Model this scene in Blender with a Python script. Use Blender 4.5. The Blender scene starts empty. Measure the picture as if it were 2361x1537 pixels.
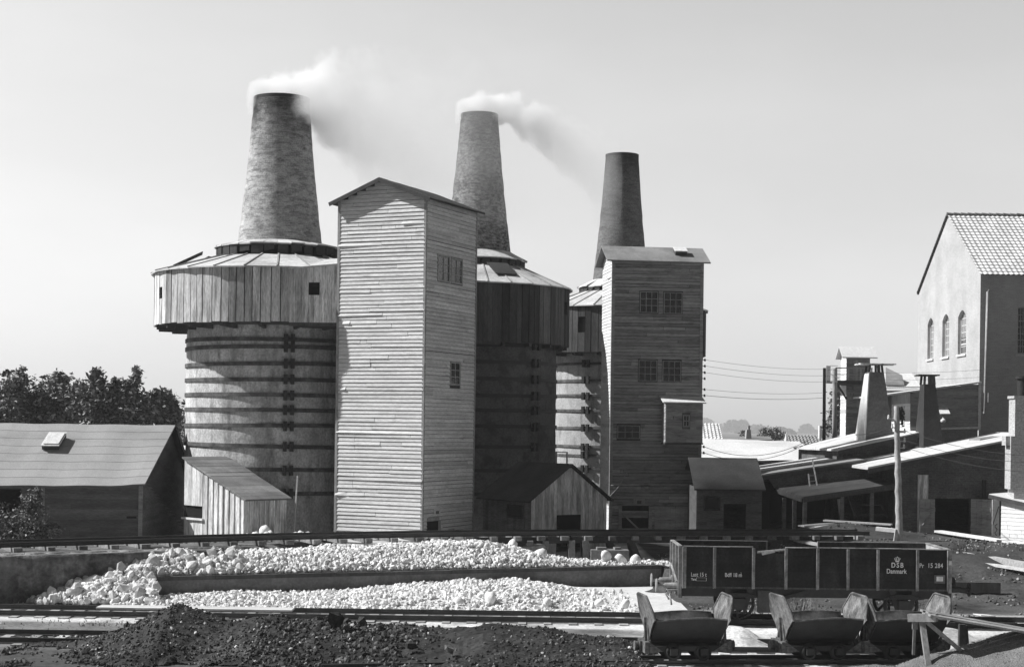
import bpy, math, random
from mathutils import Vector, Matrix, Euler, noise
R = random.Random(11)
PI = math.pi
scene = bpy.context.scene
COL = scene.collection
def V(*a): return Vector(a[0]) if len(a) == 1 else Vector(a)
Z = Vector((0, 0, 1))

# ------------------------------------------------------------------ camera numbers (photo pixels 2361 x 1537)
CAM_H, FOC, CX, VH, ROLL = 5.5, 3700.0, 1180.5, 983.0, 0.013
def at(u, v, Y):
    """world point seen at photo pixel (u, v) when it stands Y metres in front of the camera"""
    du, dv = u - CX, VH - v
    c, s = math.cos(ROLL), math.sin(ROLL)
    return Vector(((du*c - dv*s)*Y/FOC, Y, CAM_H + (dv*c + du*s)*Y/FOC))
def ground_at(u, v, z):
    d = at(u, v, 1.0) - Vector((0, 0, CAM_H))
    return at(u, v, (z - CAM_H)/d.z)
def hit(u, v, o, n):
    d = at(u, v, 1.0) - Vector((0, 0, CAM_H)); c = Vector((0, 0, CAM_H))
    return c + d*((o - c).dot(n)/d.dot(n))
def lerp(a, b, t): return a + (b - a)*t
def sstep(t):
    t = max(0.0, min(1.0, t)); return t*t*(3 - 2*t)
def interp(x, pts):
    if x <= pts[0][0]: return pts[0][1]
    for (x0, y0), (x1, y1) in zip(pts, pts[1:]):
        if x <= x1: return lerp(y0, y1, (x - x0)/(x1 - x0))
    return pts[-1][1]
def smooth_interp(x, pts):
    return sum(interp(x + k*0.8, pts) for k in (-2, -1, 0, 1, 2))/5

# ------------------------------------------------------------------ materials (all grey: the photograph is black and white)
def mat(name, c, var=0.25, scale=2.0, stretch=(1, 1, 1), fine=0.15, fscale=18.0, rough=0.9, spec=0.15, bump=0.0, bscale=12.0,
        dark=None, dthr=0.55, dsoft=0.12, dscale=1.2, dstretch=(1, 1, 1), coord='Object', metallic=0.0, brick=None, soot=None):
    m = bpy.data.materials.new(name); m.use_nodes = True
    nt = m.node_tree; N = nt.nodes; L = nt.links
    b = N['Principled BSDF']; b.inputs['Roughness'].default_value = rough
    b.inputs['Specular IOR Level'].default_value = spec; b.inputs['Metallic'].default_value = metallic
    tc = N.new('ShaderNodeTexCoord')
    def noise_(sc, st, det=5.0, rg=0.6, src=coord):
        mp = N.new('ShaderNodeMapping'); mp.inputs['Scale'].default_value = st
        L.new(tc.outputs[src], mp.inputs['Vector'])
        n = N.new('ShaderNodeTexNoise'); n.inputs['Scale'].default_value = sc
        n.inputs['Detail'].default_value = det; n.inputs['Roughness'].default_value = rg
        L.new(mp.outputs['Vector'], n.inputs['Vector']); return n.outputs['Fac']
    def rng(src, a, b2, c2, d2):
        r = N.new('ShaderNodeMapRange'); r.inputs[1].default_value = a; r.inputs[2].default_value = b2
        r.inputs[3].default_value = c2; r.inputs[4].default_value = d2; L.new(src, r.inputs[0]); return r.outputs[0]
    def op(o, a, b2):
        k = N.new('ShaderNodeMath'); k.operation = o
        for i, x in enumerate((a, b2)):
            if isinstance(x, (int, float)): k.inputs[i].default_value = x
            else: L.new(x, k.inputs[i])
        return k.outputs[0]
    def mixf(f, a, b2):
        k = N.new('ShaderNodeMix'); k.data_type = 'FLOAT'
        L.new(f, k.inputs[0])
        for i, x in ((2, a), (3, b2)):
            if isinstance(x, (int, float)): k.inputs[i].default_value = x
            else: L.new(x, k.inputs[i])
        return k.outputs[0]
    val = rng(noise_(scale, stretch), 0.3, 0.7, c*(1 - var), c*(1 + var))
    if dark is not None:
        msk = rng(noise_(dscale, dstretch, 8.0, 0.65), dthr - dsoft, dthr + dsoft, 0.0, 1.0)
        val = mixf(msk, val, dark)
    if fine: val = op('MULTIPLY', val, rng(noise_(fscale, stretch, 3.0), 0.3, 0.7, 1 - fine, 1 + fine))
    bh = None
    if brick:
        bw, bhh, mort, contrast = brick
        bt = N.new('ShaderNodeTexBrick'); L.new(tc.outputs['UV'], bt.inputs['Vector'])
        bt.inputs['Scale'].default_value = 1.0; bt.inputs['Brick Width'].default_value = bw; bt.inputs['Row Height'].default_value = bhh
        bt.inputs['Mortar Size'].default_value = mort; bt.inputs['Mortar Smooth'].default_value = 0.3
        bt.inputs['Color1'].default_value = (1 - contrast,)*3 + (1,); bt.inputs['Color2'].default_value = (1 + contrast,)*3 + (1,)
        bt.inputs['Mortar'].default_value = (1 + contrast*1.2,)*3 + (1,)
        bw_ = N.new('ShaderNodeRGBToBW'); L.new(bt.outputs['Color'], bw_.inputs[0])
        val = op('MULTIPLY', val, bw_.outputs[0])
    if soot:   # smoke stain near the mouth, by height
        z0, z1, amt = soot
        sp = N.new('ShaderNodeSeparateXYZ'); L.new(tc.outputs['UV'], sp.inputs[0])
        zz = op('ADD', sp.outputs[1], rng(noise_(1.6, (1, 1, .6)), 0.2, 0.8, -0.9, 0.9))
        val = op('MULTIPLY', val, rng(zz, z0, z1, 1.0, amt))
    at_ = N.new('ShaderNodeAttribute'); at_.attribute_name = 'tone'
    val = op('MULTIPLY', val, at_.outputs['Fac'])
    L.new(val, b.inputs['Base Color'])
    if bump:
        bp = N.new('ShaderNodeBump'); bp.inputs['Strength'].default_value = bump; bp.inputs['Distance'].default_value = 0.05
        L.new(noise_(bscale, stretch, 6.0, 0.65), bp.inputs['Height']); L.new(bp.outputs[0], b.inputs['Normal'])
    return m
MT = {}
def defm(k, *a, **kw): MT[k] = mat(k, *a, **kw)
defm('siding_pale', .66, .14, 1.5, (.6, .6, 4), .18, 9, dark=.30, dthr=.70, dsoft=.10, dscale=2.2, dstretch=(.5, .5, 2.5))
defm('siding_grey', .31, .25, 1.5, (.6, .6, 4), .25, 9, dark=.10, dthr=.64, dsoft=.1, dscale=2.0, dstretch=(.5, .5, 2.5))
defm('siding_dark', .155, .3, 1.2, (.7, .7, 3), .25, 9)
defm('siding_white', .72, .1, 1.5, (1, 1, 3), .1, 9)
defm('board_weathered', .66, .35, 1.4, (2.5, 2.5, .35), .3, 14, dark=.13, dthr=.60, dsoft=.12, dscale=2.0, dstretch=(3, 3, .3))
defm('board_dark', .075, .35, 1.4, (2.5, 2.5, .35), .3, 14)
defm('trim', .34, .2, 2, (1, 1, .4), .2, 12)
defm('trim_dark', .07, .25, 2, (1, 1, .4), .2, 12)
defm('timber', .42, .25, 1.5, (1, 1, .5), .25, 16, bump=.2)
defm('timber_old', .23, .35, 1.5, (1, 1, .5), .3, 16, bump=.2)
defm('plank_pale', .62, .2, 2, (.6, 3, 3), .2, 12)
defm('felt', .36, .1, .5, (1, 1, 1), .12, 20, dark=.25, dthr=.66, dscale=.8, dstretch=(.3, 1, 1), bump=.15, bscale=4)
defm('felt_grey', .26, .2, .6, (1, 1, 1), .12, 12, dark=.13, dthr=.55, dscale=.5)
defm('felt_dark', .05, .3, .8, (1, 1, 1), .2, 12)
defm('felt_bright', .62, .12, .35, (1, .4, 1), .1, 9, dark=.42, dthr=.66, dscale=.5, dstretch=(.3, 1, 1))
defm('sheet_roof', .55, .15, .9, (1, 1, 1), .15, 10, dark=.28, dthr=.62, dscale=1.0)
defm('plaster', .56, .28, 1.2, (1, 1, .8), .3, 14, dark=.24, dthr=.58, dsoft=.1, dscale=1.6, dstretch=(1.6, 1.6, .35), bump=.35, bscale=7)
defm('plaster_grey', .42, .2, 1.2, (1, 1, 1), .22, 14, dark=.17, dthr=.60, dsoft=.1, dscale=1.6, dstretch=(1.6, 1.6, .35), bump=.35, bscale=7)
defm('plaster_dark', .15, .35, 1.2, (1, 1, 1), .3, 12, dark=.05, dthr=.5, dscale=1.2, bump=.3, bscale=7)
defm('chimney_pale', .42, .2, 1.3, (1, 1, 1), .3, 20, dark=.16, dthr=.56, dsoft=.12, dscale=3.2, dstretch=(.7, .7, 2.2), brick=(.24, .075, .012, .14), soot=(16.4, 18.3, .25), bump=.35, bscale=9)
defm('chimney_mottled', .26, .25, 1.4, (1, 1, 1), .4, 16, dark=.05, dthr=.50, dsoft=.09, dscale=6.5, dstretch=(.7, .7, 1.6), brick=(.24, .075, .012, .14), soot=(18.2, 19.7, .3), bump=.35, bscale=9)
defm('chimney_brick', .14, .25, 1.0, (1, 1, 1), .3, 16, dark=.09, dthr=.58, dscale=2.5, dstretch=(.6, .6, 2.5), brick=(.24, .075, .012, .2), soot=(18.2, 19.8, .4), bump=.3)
defm('iron', .028, .3, 4, rough=.65, spec=.35)
defm('iron_rust', .13, .45, 2.2, (1, 1, 1), .3, 14, rough=.8, dark=.05, dthr=.55, dscale=2.0)
defm('steel_grey', .27, .3, 1.8, (1, 1, 1), .25, 14, rough=.7, dark=.10, dthr=.60, dscale=2.4)
defm('skip_steel', .15, .4, 2.2, (1, 1, 1), .35, 14, rough=.8, dark=.06, dthr=.54, dsoft=.08, dscale=2.6)
defm('wagon_paint', .018, .35, 1.4, (1, 1, 1), .3, 14, rough=.75, dark=.05, dthr=.62, dscale=1.6, dstretch=(1, 1, .4))
defm('paint_white', .7, .12, 6)
defm('rail_steel', .05, .3, 1.5, rough=.55, spec=.4)
defm('sleeper', .30, .35, 2.0, (1, 1, 1), .3, 14)
defm('limestone', .74, .12, 1.0, (1, 1, 1), .12, 9, rough=.95, spec=.05, bump=.2, bscale=6)
defm('coal', .027, .5, 1.2, (1, 1, 1), .4, 12, rough=.75, spec=.3, dark=.06, dthr=.6, dscale=1.0)
defm('soil', .10, .4, .8, (1, 1, 1), .35, 9, rough=.95, bump=.6, bscale=8)
defm('gravel_grey', .20, .3, 1.2, (1, 1, 1), .5, 40, rough=.95, bump=.9, bscale=30)
defm('yard', .62, .25, .6, (1, 1, 1), .3, 9, rough=.95, dark=.20, dthr=.57, dsoft=.1, dscale=.55, bump=.5, bscale=9)
defm('concrete', .20, .3, .9, (1, 1, 1), .2, 12, dark=.09, dthr=.58, dscale=.8, bump=.25, bscale=6)
defm('stone_wall', .22, .45, 1.2, (1, 1, 1), .35, 7, dark=.05, dthr=.56, dscale=1.0, bump=.8, bscale=5)
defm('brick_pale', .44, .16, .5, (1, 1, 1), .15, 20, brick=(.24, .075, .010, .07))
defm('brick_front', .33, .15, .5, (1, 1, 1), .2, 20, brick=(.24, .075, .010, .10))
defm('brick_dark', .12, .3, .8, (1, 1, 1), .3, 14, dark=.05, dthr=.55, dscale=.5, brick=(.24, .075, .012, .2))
defm('tile', .62, .12, 1.0, (1, 1, 1), .15, 12)
defm('tile_grey', .28, .2, 1.0, (1, 1, 1), .2, 12)
defm('glass', .012, .2, 2, rough=.12, spec=.6)
defm('glass_bright', .30, .25, 3, rough=.25, spec=.5)  # pale base colour stands in for sky reflected in the panes
defm('leaf', .19, .35, .6, rough=.65, spec=.3)
defm('leaf_pale', .19, .3, .8, rough=.65, spec=.3)
defm('leaf_far', .07, .25, .1, rough=.9)
defm('canvas', .16, .2, 1.5, (1, 1, 1), .2, 10, dark=.2, dthr=.62)
defm('chimney_edge', .44, .2, .8, (1, 1, 1), .3, 14, brick=(.24, .075, .012, .12))
defm('felt_black', .05, .3, .8, (1, 1, 1), .2, 12)
defm('bark', .08, .3, 3)
defm('void', .012, .2, 2)

# ------------------------------------------------------------------ mesh builder
class MB:
    def __init__(s): s.v = []; s.f = []; s.t = []; s.uv = []; s.sm = []
    def face(s, pts, tone=1.0, uv=None, sm=False):
        i = len(s.v); s.v += [Vector(p) for p in pts]; s.f.append(tuple(range(i, i + len(pts))))
        s.t.append(tone); s.sm.append(sm)
        if uv is None:
            p = s.v[i:]
            n = (p[1] - p[0]).cross(p[2] - p[0])
            if n.length < 1e-12 and len(p) > 3: n = (p[2] - p[0]).cross(p[3] - p[0])
            t = Z.cross(n)
            if t.length > 1e-3*max(n.length, 1e-9):
                t.normalize(); b = n.cross(t); b.normalize()
                uv = [(q.dot(t), q.dot(b)) for q in p]
            else: uv = [(q.x, q.y) for q in p]
        s.uv.append(uv)
    def grid(s, rows, tone=1.0, sm=True, close=False, uvs=None):
        """shared-vertex sheet from a list of rows of points"""
        base = len(s.v); m = len(rows[0])
        for r in rows: s.v += [Vector(p) for p in r]
        for i in range(len(rows) - 1):
            for j in range(m if close else m - 1):
                k = (j + 1) % m
                s.f.append((base + i*m + j, base + i*m + k, base + (i + 1)*m + k, base + (i + 1)*m + j))
                s.t.append(tone(i, j) if callable(tone) else tone); s.sm.append(sm)
                if uvs: s.uv.append([uvs(i, j), uvs(i, j + 1), uvs(i + 1, j + 1), uvs(i + 1, j)])
                else:
                    s.uv.append([(s.v[q].x, s.v[q].y) for q in s.f[-1]])
    def obox(s, o, ax, ay, az, tone=1.0):
        o, ax, ay, az = V(o), V(ax), V(ay), V(az)
        if ax.cross(ay).dot(az) < 0: ax, ay = ay, ax
        p = [o, o + ax, o + ax + ay, o + ay]; q = [x + az for x in p]
        s.face(p[::-1], tone); s.face(q, tone)
        for i in range(4):
            j = (i + 1) % 4; s.face([p[i], p[j], q[j], q[i]], tone)
    def box(s, c, sx, sy, sz, rot=0.0, tone=1.0):
        c = V(c); ax = Vector((math.cos(rot), math.sin(rot), 0)); ay = Vector((-math.sin(rot), math.cos(rot), 0))
        s.obox(c - ax*sx/2 - ay*sy/2 - Z*sz/2, ax*sx, ay*sy, Z*sz, tone)
    def beam(s, p0, p1, w, h, up=Z, tone=1.0):
        p0, p1 = V(p0), V(p1); d = p1 - p0; a = d.cross(up)
        if a.length < 1e-6: a = Vector((1, 0, 0))
        a.normalize(); b = a.cross(d).normalized()
        s.obox(p0 - a*w/2 - b*h/2, d, a*w, b*h, tone)
    def ring(s, c, d, r, n):
        d = V(d).normalized(); a = d.cross(Z) if abs(d.z) < .95 else d.cross(Vector((1, 0, 0))); a.normalize(); b = d.cross(a)
        return [V(c) + a*(r*math.cos(2*PI*k/n)) + b*(r*math.sin(2*PI*k/n)) for k in range(n)]
    def tube(s, p0, p1, r0, r1=None, n=10, tone=1.0, cap=True):
        r1 = r0 if r1 is None else r1; p0, p1 = V(p0), V(p1); d = p1 - p0
        A, B = s.ring(p0, d, r0, n), s.ring(p1, d, r1, n)
        s.grid([A, B], tone, True, True, None)
        if cap: s.face(A[::-1], tone); s.face(B, tone)
    def path(s, pts, r, n=6, tone=1.0, closed_ends=True):
        pts = [V(p) for p in pts]; rows = []
        for i, p in enumerate(pts):
            d = pts[min(i + 1, len(pts) - 1)] - pts[max(i - 1, 0)]
            rr = r[i] if isinstance(r, (list, tuple)) else r
            rows.append(s.ring(p, d, rr, n))
        s.grid(rows, tone, True, True)
        if closed_ends: s.face(rows[0][::-1], tone); s.face(rows[-1], tone)
    def lathe(s, c, prof, n=64, tone=1.0, sm=True, a0=0.0):
        c = V(c); rows = [[c + Vector((r*math.cos(a0 + 2*PI*k/n), r*math.sin(a0 + 2*PI*k/n), z)) for k in range(n)] for r, z in prof]
        rm = max(r for r, z in prof)
        L_ = [0.0]
        for (r0, z0), (r1, z1) in zip(prof, prof[1:]): L_.append(L_[-1] + math.hypot(r1 - r0, z1 - z0))
        s.grid(rows, tone, sm, True, lambda i, j: (2*PI*j/n*rm, prof[0][1] + L_[i]))
    def prism(s, poly, ex, tone=1.0):
        poly = [V(p) for p in poly]; ex = V(ex); n = (poly[1] - poly[0]).cross(poly[2] - poly[0])
        if n.dot(ex) > 0: poly = poly[::-1]
        s.face(poly, tone); q = [p + ex for p in poly]; s.face(q[::-1], tone)
        for i in range(len(poly)):
            j = (i + 1) % len(poly); s.face([poly[j], poly[i], q[i], q[j]], tone)
    def disc(s, c, d, r, n=20, tone=1.0):
        s.face(s.ring(c, d, r, n), tone)
    def add(s, other, mtx):
        b = len(s.v); s.v += [mtx @ v for v in other.v]; s.f += [tuple(i + b for i in f) for f in other.f]
        s.t += other.t; s.uv += other.uv; s.sm += other.sm
    def build(s, name, m, parent=None, world=False, loc=None, pos=None):
        vs = s.v
        if world and parent is not None:
            root = parent
            while root.parent: root = root.parent
            inv = Matrix.LocRotScale(root.location, root.rotation_euler, root.scale).inverted()
            vs = [inv @ v for v in vs]
        if loc is not None: vs = [v - V(loc) for v in vs]
        me = bpy.data.meshes.new(name); me.from_pydata([tuple(v) for v in vs], [], s.f)
        a = me.attributes.new('tone', 'FLOAT', 'FACE'); a.data.foreach_set('value', [float(t) for t in s.t])
        uvl = me.uv_layers.new(name='UVMap'); flat = []
        for u in s.uv:
            for q in u: flat += [q[0], q[1]]
        uvl.data.foreach_set('uv', flat)
        me.polygons.foreach_set('use_smooth', s.sm)
        me.materials.append(MT[m] if isinstance(m, str) else m); me.update()
        o = bpy.data.objects.new(name, me); COL.objects.link(o)
        if loc is not None: o.location = loc
        if pos is not None: o.location = pos
        if parent is not None: o.parent = parent
        return o
def tag(o, label, cat, group=None, kind=None):
    if label: o['label'] = label
    if cat: o['category'] = cat
    if group: o['group'] = group
    if kind: o['kind'] = kind
    return o
def thing(name, label, cat, loc=(0, 0, 0), rot=0.0, group=None):
    o = bpy.data.objects.new(name, None); COL.objects.link(o); o.empty_display_size = .3
    o.location = loc; o.rotation_euler = (0, 0, rot)
    return tag(o, label, cat, group)
def copy_tree(o, parent=None):
    c = o.copy(); COL.objects.link(c)
    if parent: c.parent = parent
    for ch in list(o.children): copy_tree(ch, c)
    return c
def structure(name, mb, m, **kw):
    o = mb.build(name, m, **kw); o['kind'] = 'structure'; return o

# ------------------------------------------------------------------ wall helpers (points in the thing's own frame)
def cut(intervals, a, b):
    out = []
    for x0, x1 in intervals:
        if b <= x0 or a >= x1: out.append((x0, x1)); continue
        if a > x0: out.append((x0, a))
        if b < x1: out.append((b, x1))
    return [(p, q) for p, q in out if q - p > .02]
def clap(mb, o, dx, n, w, h, pitch=.145, prot=.026, holes=(), clip=None, warp=0.0, tv=.12, tilt=.999):
    """lapped horizontal boards, every board its own sloping face with an underside"""
    o, dx, n = V(o), V(dx), V(n); rows = int(h/pitch) + 1
    for i in range(rows):
        z0 = i*pitch; z1 = min(z0 + pitch, h)
        if z1 - z0 < .02: continue
        zm = (z0 + z1)/2; iv = [(0.0, w)]
        if clip:
            a, b = clip(zm)
            if b - a < .05: continue
            iv = [(a, b)]
        for (hx0, hx1, hz0, hz1) in holes:
            if hz1 > z0 + .35*pitch and hz0 < z1 - .35*pitch: iv = cut(iv, hx0, hx1)
        for _ in range(2):
            if R.random() < .3: j = R.uniform(.1, .9)*w; iv = cut(iv, j - .007, j + .007)
        for a, b in iv:
            t = (1 + R.uniform(-tv, tv))*(R.uniform(.7, .88) if R.random() < .04 else 1); e0, e1 = R.gauss(0, .006), R.gauss(0, .006)
            pa = prot*R.uniform(.85, 1.2); pb = pa*R.uniform(.9, 1.1)
            wp = R.random() < warp
            if wp: pa += .05*R.random() + .02
            if R.random() < warp*.3: pb += .04
            A = o + dx*a + Z*(z0 + e0) + n*pa; B = o + dx*b + Z*(z0 + e1) + n*pb
            tp = .006 if (tilt > .99 or wp) else pa*(1 - tilt); zt2 = z1 + .004 if tilt > .99 else z1 - .014
            C = o + dx*b + Z*zt2 + n*tp; D = o + dx*a + Z*zt2 + n*tp
            segs = max(1, int((b - a)/.9)); 
            for k in range(segs):
                f0, f1 = k/segs, (k + 1)/segs
                mb.face([A.lerp(B, f0), A.lerp(B, f1), D.lerp(C, f1), D.lerp(C, f0)], t*(1 + R.uniform(-.03, .03)))
            mb.face([o + dx*a + Z*(z0 + e0), o + dx*b + Z*(z0 + e1), B, A], t)
            mb.face([A, D, o + dx*a + Z*z0], t); mb.face([B, o + dx*b + Z*z0, C], t)
def vboards(mb, o, dx, n, w, top, pitch=.2, batten=0.0, holes=(), tv=.2, bot=0.0):
    """upright boards; top is a number or a function of x"""
    o, dx, n = V(o), V(dx), V(n); x = 0.0
    f = top if callable(top) else (lambda q: top)
    while x < w - .01:
        x1 = min(w, x + pitch*R.uniform(.8, 1.2)); t = 1 + R.uniform(-tv, tv); off = R.uniform(.012, .03)
        zz = [(bot, None)]
        for (hx0, hx1, hz0, hz1) in holes:
            if hx0 < (x + x1)/2 < hx1: zz = [(bot, hz0), (hz1, None)]
        for za, zb in zz:
            a, b = x + .004, x1 - .004
            ta, tb = (f(a), f(b)) if zb is None else (zb, zb)
            P = [o + dx*a + Z*za, o + dx*b + Z*za, o + dx*b + Z*tb, o + dx*a + Z*ta]
            Q = [p + n*off for p in P]
            mb.face(Q, t)
            mb.face([P[0], Q[0], Q[3], P[3]], t*.9); mb.face([Q[1], P[1], P[2], Q[2]], t*.9); mb.face([P[0], P[1], Q[1], Q[0]], t)
            if batten and zb is None and za == bot:
                mb.obox(o + dx*(b - batten/2) + Z*bot + n*off, dx*batten, n*.045, Z*(min(ta, tb) - bot - .01), t*1.15)
        x = x1
def wall_holes(mb, o, dx, n, w, h, holes=(), thick=.2, tone=1.0):
    """flat wall face with real openings and their reveals"""
    o, dx, n = V(o), V(dx), V(n)
    xs = sorted({0.0, w, *[q for a in holes for q in a[:2]]}); zs = sorted({0.0, h, *[q for a in holes for q in a[2:]]})
    for x0, x1 in zip(xs, xs[1:]):
        for z0, z1 in zip(zs, zs[1:]):
            xm, zm = (x0 + x1)/2, (z0 + z1)/2
            if any(a[0] < xm < a[1] and a[2] < zm < a[3] for a in holes): continue
            P = [o + dx*x0 + Z*z0, o + dx*x1 + Z*z0, o + dx*x1 + Z*z1, o + dx*x0 + Z*z1]
            mb.face(P, tone)
            mb.face([p - n*thick for p in P][::-1], tone)
    for (x0, x1, z0, z1) in holes:
        P = [o + dx*x0 + Z*z0, o + dx*x1 + Z*z0, o + dx*x1 + Z*z1, o + dx*x0 + Z*z1]; Q = [p - n*thick for p in P]
        for i in range(4):
            j = (i + 1) % 4; mb.face([P[j], P[i], Q[i], Q[j]], tone)
def window(root, o, dx, n, w, h, cols, rows, frame='trim', pane='glass', fw=.06, mw=.03, depth=.05, name='window'):
    """window: frame and glazing bars as one mesh, the glass its sub-part; o is the lower corner"""
    o, dx, n = V(o), V(dx), V(n); mb = MB()
    for a, b, c, d in ((0, w, 0, fw), (0, w, h - fw, h), (0, fw, fw, h - fw), (w - fw, w, fw, h - fw)):
        mb.obox(o + dx*a + Z*c, dx*(b - a), n*depth, Z*(d - c))
    for k in range(1, cols):
        x = fw + (w - 2*fw)*k/cols; mb.obox(o + dx*(x - mw/2) + Z*fw, dx*mw, n*depth*.7, Z*(h - 2*fw))
    for k in range(1, rows):
        z = fw + (h - 2*fw)*k/rows; mb.obox(o + dx*fw + Z*(z - mw/2), dx*(w - 2*fw), n*depth*.64, Z*mw)
    fr = mb.build(name, frame, root); g = MB()
    p = o + n*.012
    g.face([p + dx*fw + Z*fw, p + dx*(w - fw) + Z*fw, p + dx*(w - fw) + Z*(h - fw), p + dx*fw + Z*(h - fw)])
    g.build('pane', pane, fr); return fr
def gable_roof(mb, o, dx, dy, w, d, z_eave, z_ridge, over=.2, side=.2, th=.07, seams=0):
    """two slopes, ridge along dx; o is the front corner at ground, d the depth along dy"""
    o, dx, dy = V(o), V(dx), V(dy); half = d/2; sl = (z_ridge - z_eave)/half
    a, b = -side, w + side
    for sgn in (0, 1):
        e = -over if sgn == 0 else d + over
        ze = z_eave - over*sl
        P = [o + dx*a + dy*e + Z*ze, o + dx*b + dy*e + Z*ze, o + dx*b + dy*half + Z*z_ridge, o + dx*a + dy*half + Z*z_ridge]
        if sgn: P = [P[1], P[0], P[3], P[2]]
        N_ = seams or 1
        for k in range(N_):
            q0, q1 = k/N_, (k + 1)/N_
            A, B = P[0].lerp(P[3], q0), P[1].lerp(P[2], q0); C, D = P[1].lerp(P[2], q1), P[0].lerp(P[3], q1)
            mb.prism([A, B, C, D], Z*th, 1 + R.uniform(-.05, .05))
# ------------------------------------------------------------------ camera, light, sky
cam = bpy.data.cameras.new('camera'); cam.sensor_width = 36; cam.lens = FOC/2361*36
cam.shift_y = (VH - 768.5)/2361; cam.clip_end = 6000
co = bpy.data.objects.new('camera', cam); COL.objects.link(co)
co.matrix_world = Matrix.Translation((0, 0, CAM_H)) @ Matrix.Rotation(PI/2, 4, 'X') @ Matrix.Rotation(ROLL, 4, 'Z')
scene.camera = co
SUN_EL = math.radians(43); SUN_H = Vector((-0.9985, 0.045, 0)).normalized()
SUN = SUN_H*math.cos(SUN_EL) + Z*math.sin(SUN_EL)
sl = bpy.data.lights.new('sun', 'SUN'); sl.energy = 5.0; sl.angle = math.radians(.5); sl.color = (1, 1, 1)
so = bpy.data.objects.new('sun', sl); COL.objects.link(so)
so.rotation_euler = SUN.to_track_quat('Z', 'Y').to_euler(); so.location = (-40, 0, 60)
scene.view_settings.view_transform = 'Standard'; scene.view_settings.look = 'None'
scene.view_settings.gamma = 1.0; scene.view_settings.exposure = 0.35
w = bpy.data.worlds.new('World'); scene.world = w; w.use_nodes = True
nt = w.node_tree; bg = nt.nodes['Background']; bg.inputs['Strength'].default_value = 0.032
sky = nt.nodes.new('ShaderNodeTexSky'); sky.sky_type = 'NISHITA'; sky.sun_disc = False
sky.sun_elevation = SUN_EL; sky.sun_rotation = math.atan2(SUN_H.x, SUN_H.y)
sky.air_density = 1.0; sky.dust_density = 0.8; sky.ozone_density = 1.0
bw = nt.nodes.new('ShaderNodeRGBToBW'); nt.links.new(sky.outputs[0], bw.inputs[0])
FRONT_BOOST = 3.5
# thin summer cloud: soft noise added to the sky's own light
tc = nt.nodes.new('ShaderNodeTexCoord'); mp = nt.nodes.new('ShaderNodeMapping'); mp.inputs['Scale'].default_value = (2.2, 2.2, 6.5)
mp.inputs['Location'].default_value = (.4, .2, .1)
nz = nt.nodes.new('ShaderNodeTexNoise'); nz.inputs['Scale'].default_value = 1.6; nz.inputs['Detail'].default_value = 5; nz.inputs['Roughness'].default_value = .5
nt.links.new(tc.outputs['Generated'], mp.inputs[0]); nt.links.new(mp.outputs[0], nz.inputs['Vector'])
mr = nt.nodes.new('ShaderNodeMapRange'); mr.inputs[1].default_value = .42; mr.inputs[2].default_value = .75; mr.inputs[3].default_value = 1.0; mr.inputs[4].default_value = 1.10
nt.links.new(nz.outputs['Fac'], mr.inputs[0])
mu = nt.nodes.new('ShaderNodeMath'); mu.operation = 'MULTIPLY'
nt.links.new(bw.outputs[0], mu.inputs[0]); nt.links.new(mr.outputs[0], mu.inputs[1]); 
# extra sky brightness added ahead of the camera only, keeping shaded walls dark
sx = nt.nodes.new('ShaderNodeSeparateXYZ'); nt.links.new(tc.outputs['Generated'], sx.inputs[0])
def mrange(src, a, b, c, d):
    k = nt.nodes.new('ShaderNodeMapRange'); k.interpolation_type = 'SMOOTHSTEP'
    for i, q in enumerate((a, b, c, d)): k.inputs[i + 1].default_value = q
    nt.links.new(src, k.inputs[0]); return k.outputs[0]
def mth(o, a, b):
    k = nt.nodes.new('ShaderNodeMath'); k.operation = o
    for i, q in enumerate((a, b)):
        if isinstance(q, (int, float)): k.inputs[i].default_value = q
        else: nt.links.new(q, k.inputs[i])
    return k.outputs[0]
vl = mth('MULTIPLY', mth('MULTIPLY', mrange(sx.outputs[2], .0, .27, .74, 1.2), mrange(sx.outputs[2], .33, .75, 1.0, 0.0)), mrange(sx.outputs[1], -.1, .8, 0.0, 1.0))
lf = mrange(sx.outputs[0], -.5, .4, 1.08, .97)
sky_gain = mth('MULTIPLY', mth('ADD', mth('MULTIPLY', vl, FRONT_BOOST), 1.0), lf)
nt.links.new(mth('MULTIPLY', mu.outputs[0], sky_gain), bg.inputs['Color'])
cy = scene.cycles
try:
    cy.volume_bounces = 24; cy.max_bounces = 26; cy.diffuse_bounces = 3; cy.use_denoising = True
except Exception: pass

# ------------------------------------------------------------------ terrain
TRK = [(-30, 40.0), (-20, 46.3), (-14.7, 49.9), (-7.1, 54.5), (-1, 57.2), (6, 58.9), (13.4, 60.4), (30, 62.5)]
def yT(x): return smooth_interp(x, TRK)           # near rail of the upper track
PL0, PL1 = Vector((-11.06, 49.5, 0)), Vector((5.3, 56.2, 0)); PD = (PL1 - PL0).normalized(); PN = Vector((-PD.y, PD.x, 0))
def yP(x): return PL0.y + (x - PL0.x)*PD.y/PD.x
def z_up(x, y):
    if x < -5:
        e = lerp(1.45, .62, sstep((x + 9)/3.5)); return lerp(e, min(e, 1.0), sstep((y - yT(x) - 1.6)/1.5))
    zr = lerp(.62, 1.45, sstep((x - 9.5)/4)); 
    if y > 61: zr = lerp(zr, .62, sstep((12 - x)/2)*0)
    return zr
def front(x):
    if x < -10.4: return yT(x) - 1.15
    if x < 5.3: return yP(x) + .3
    return 50.2
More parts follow.
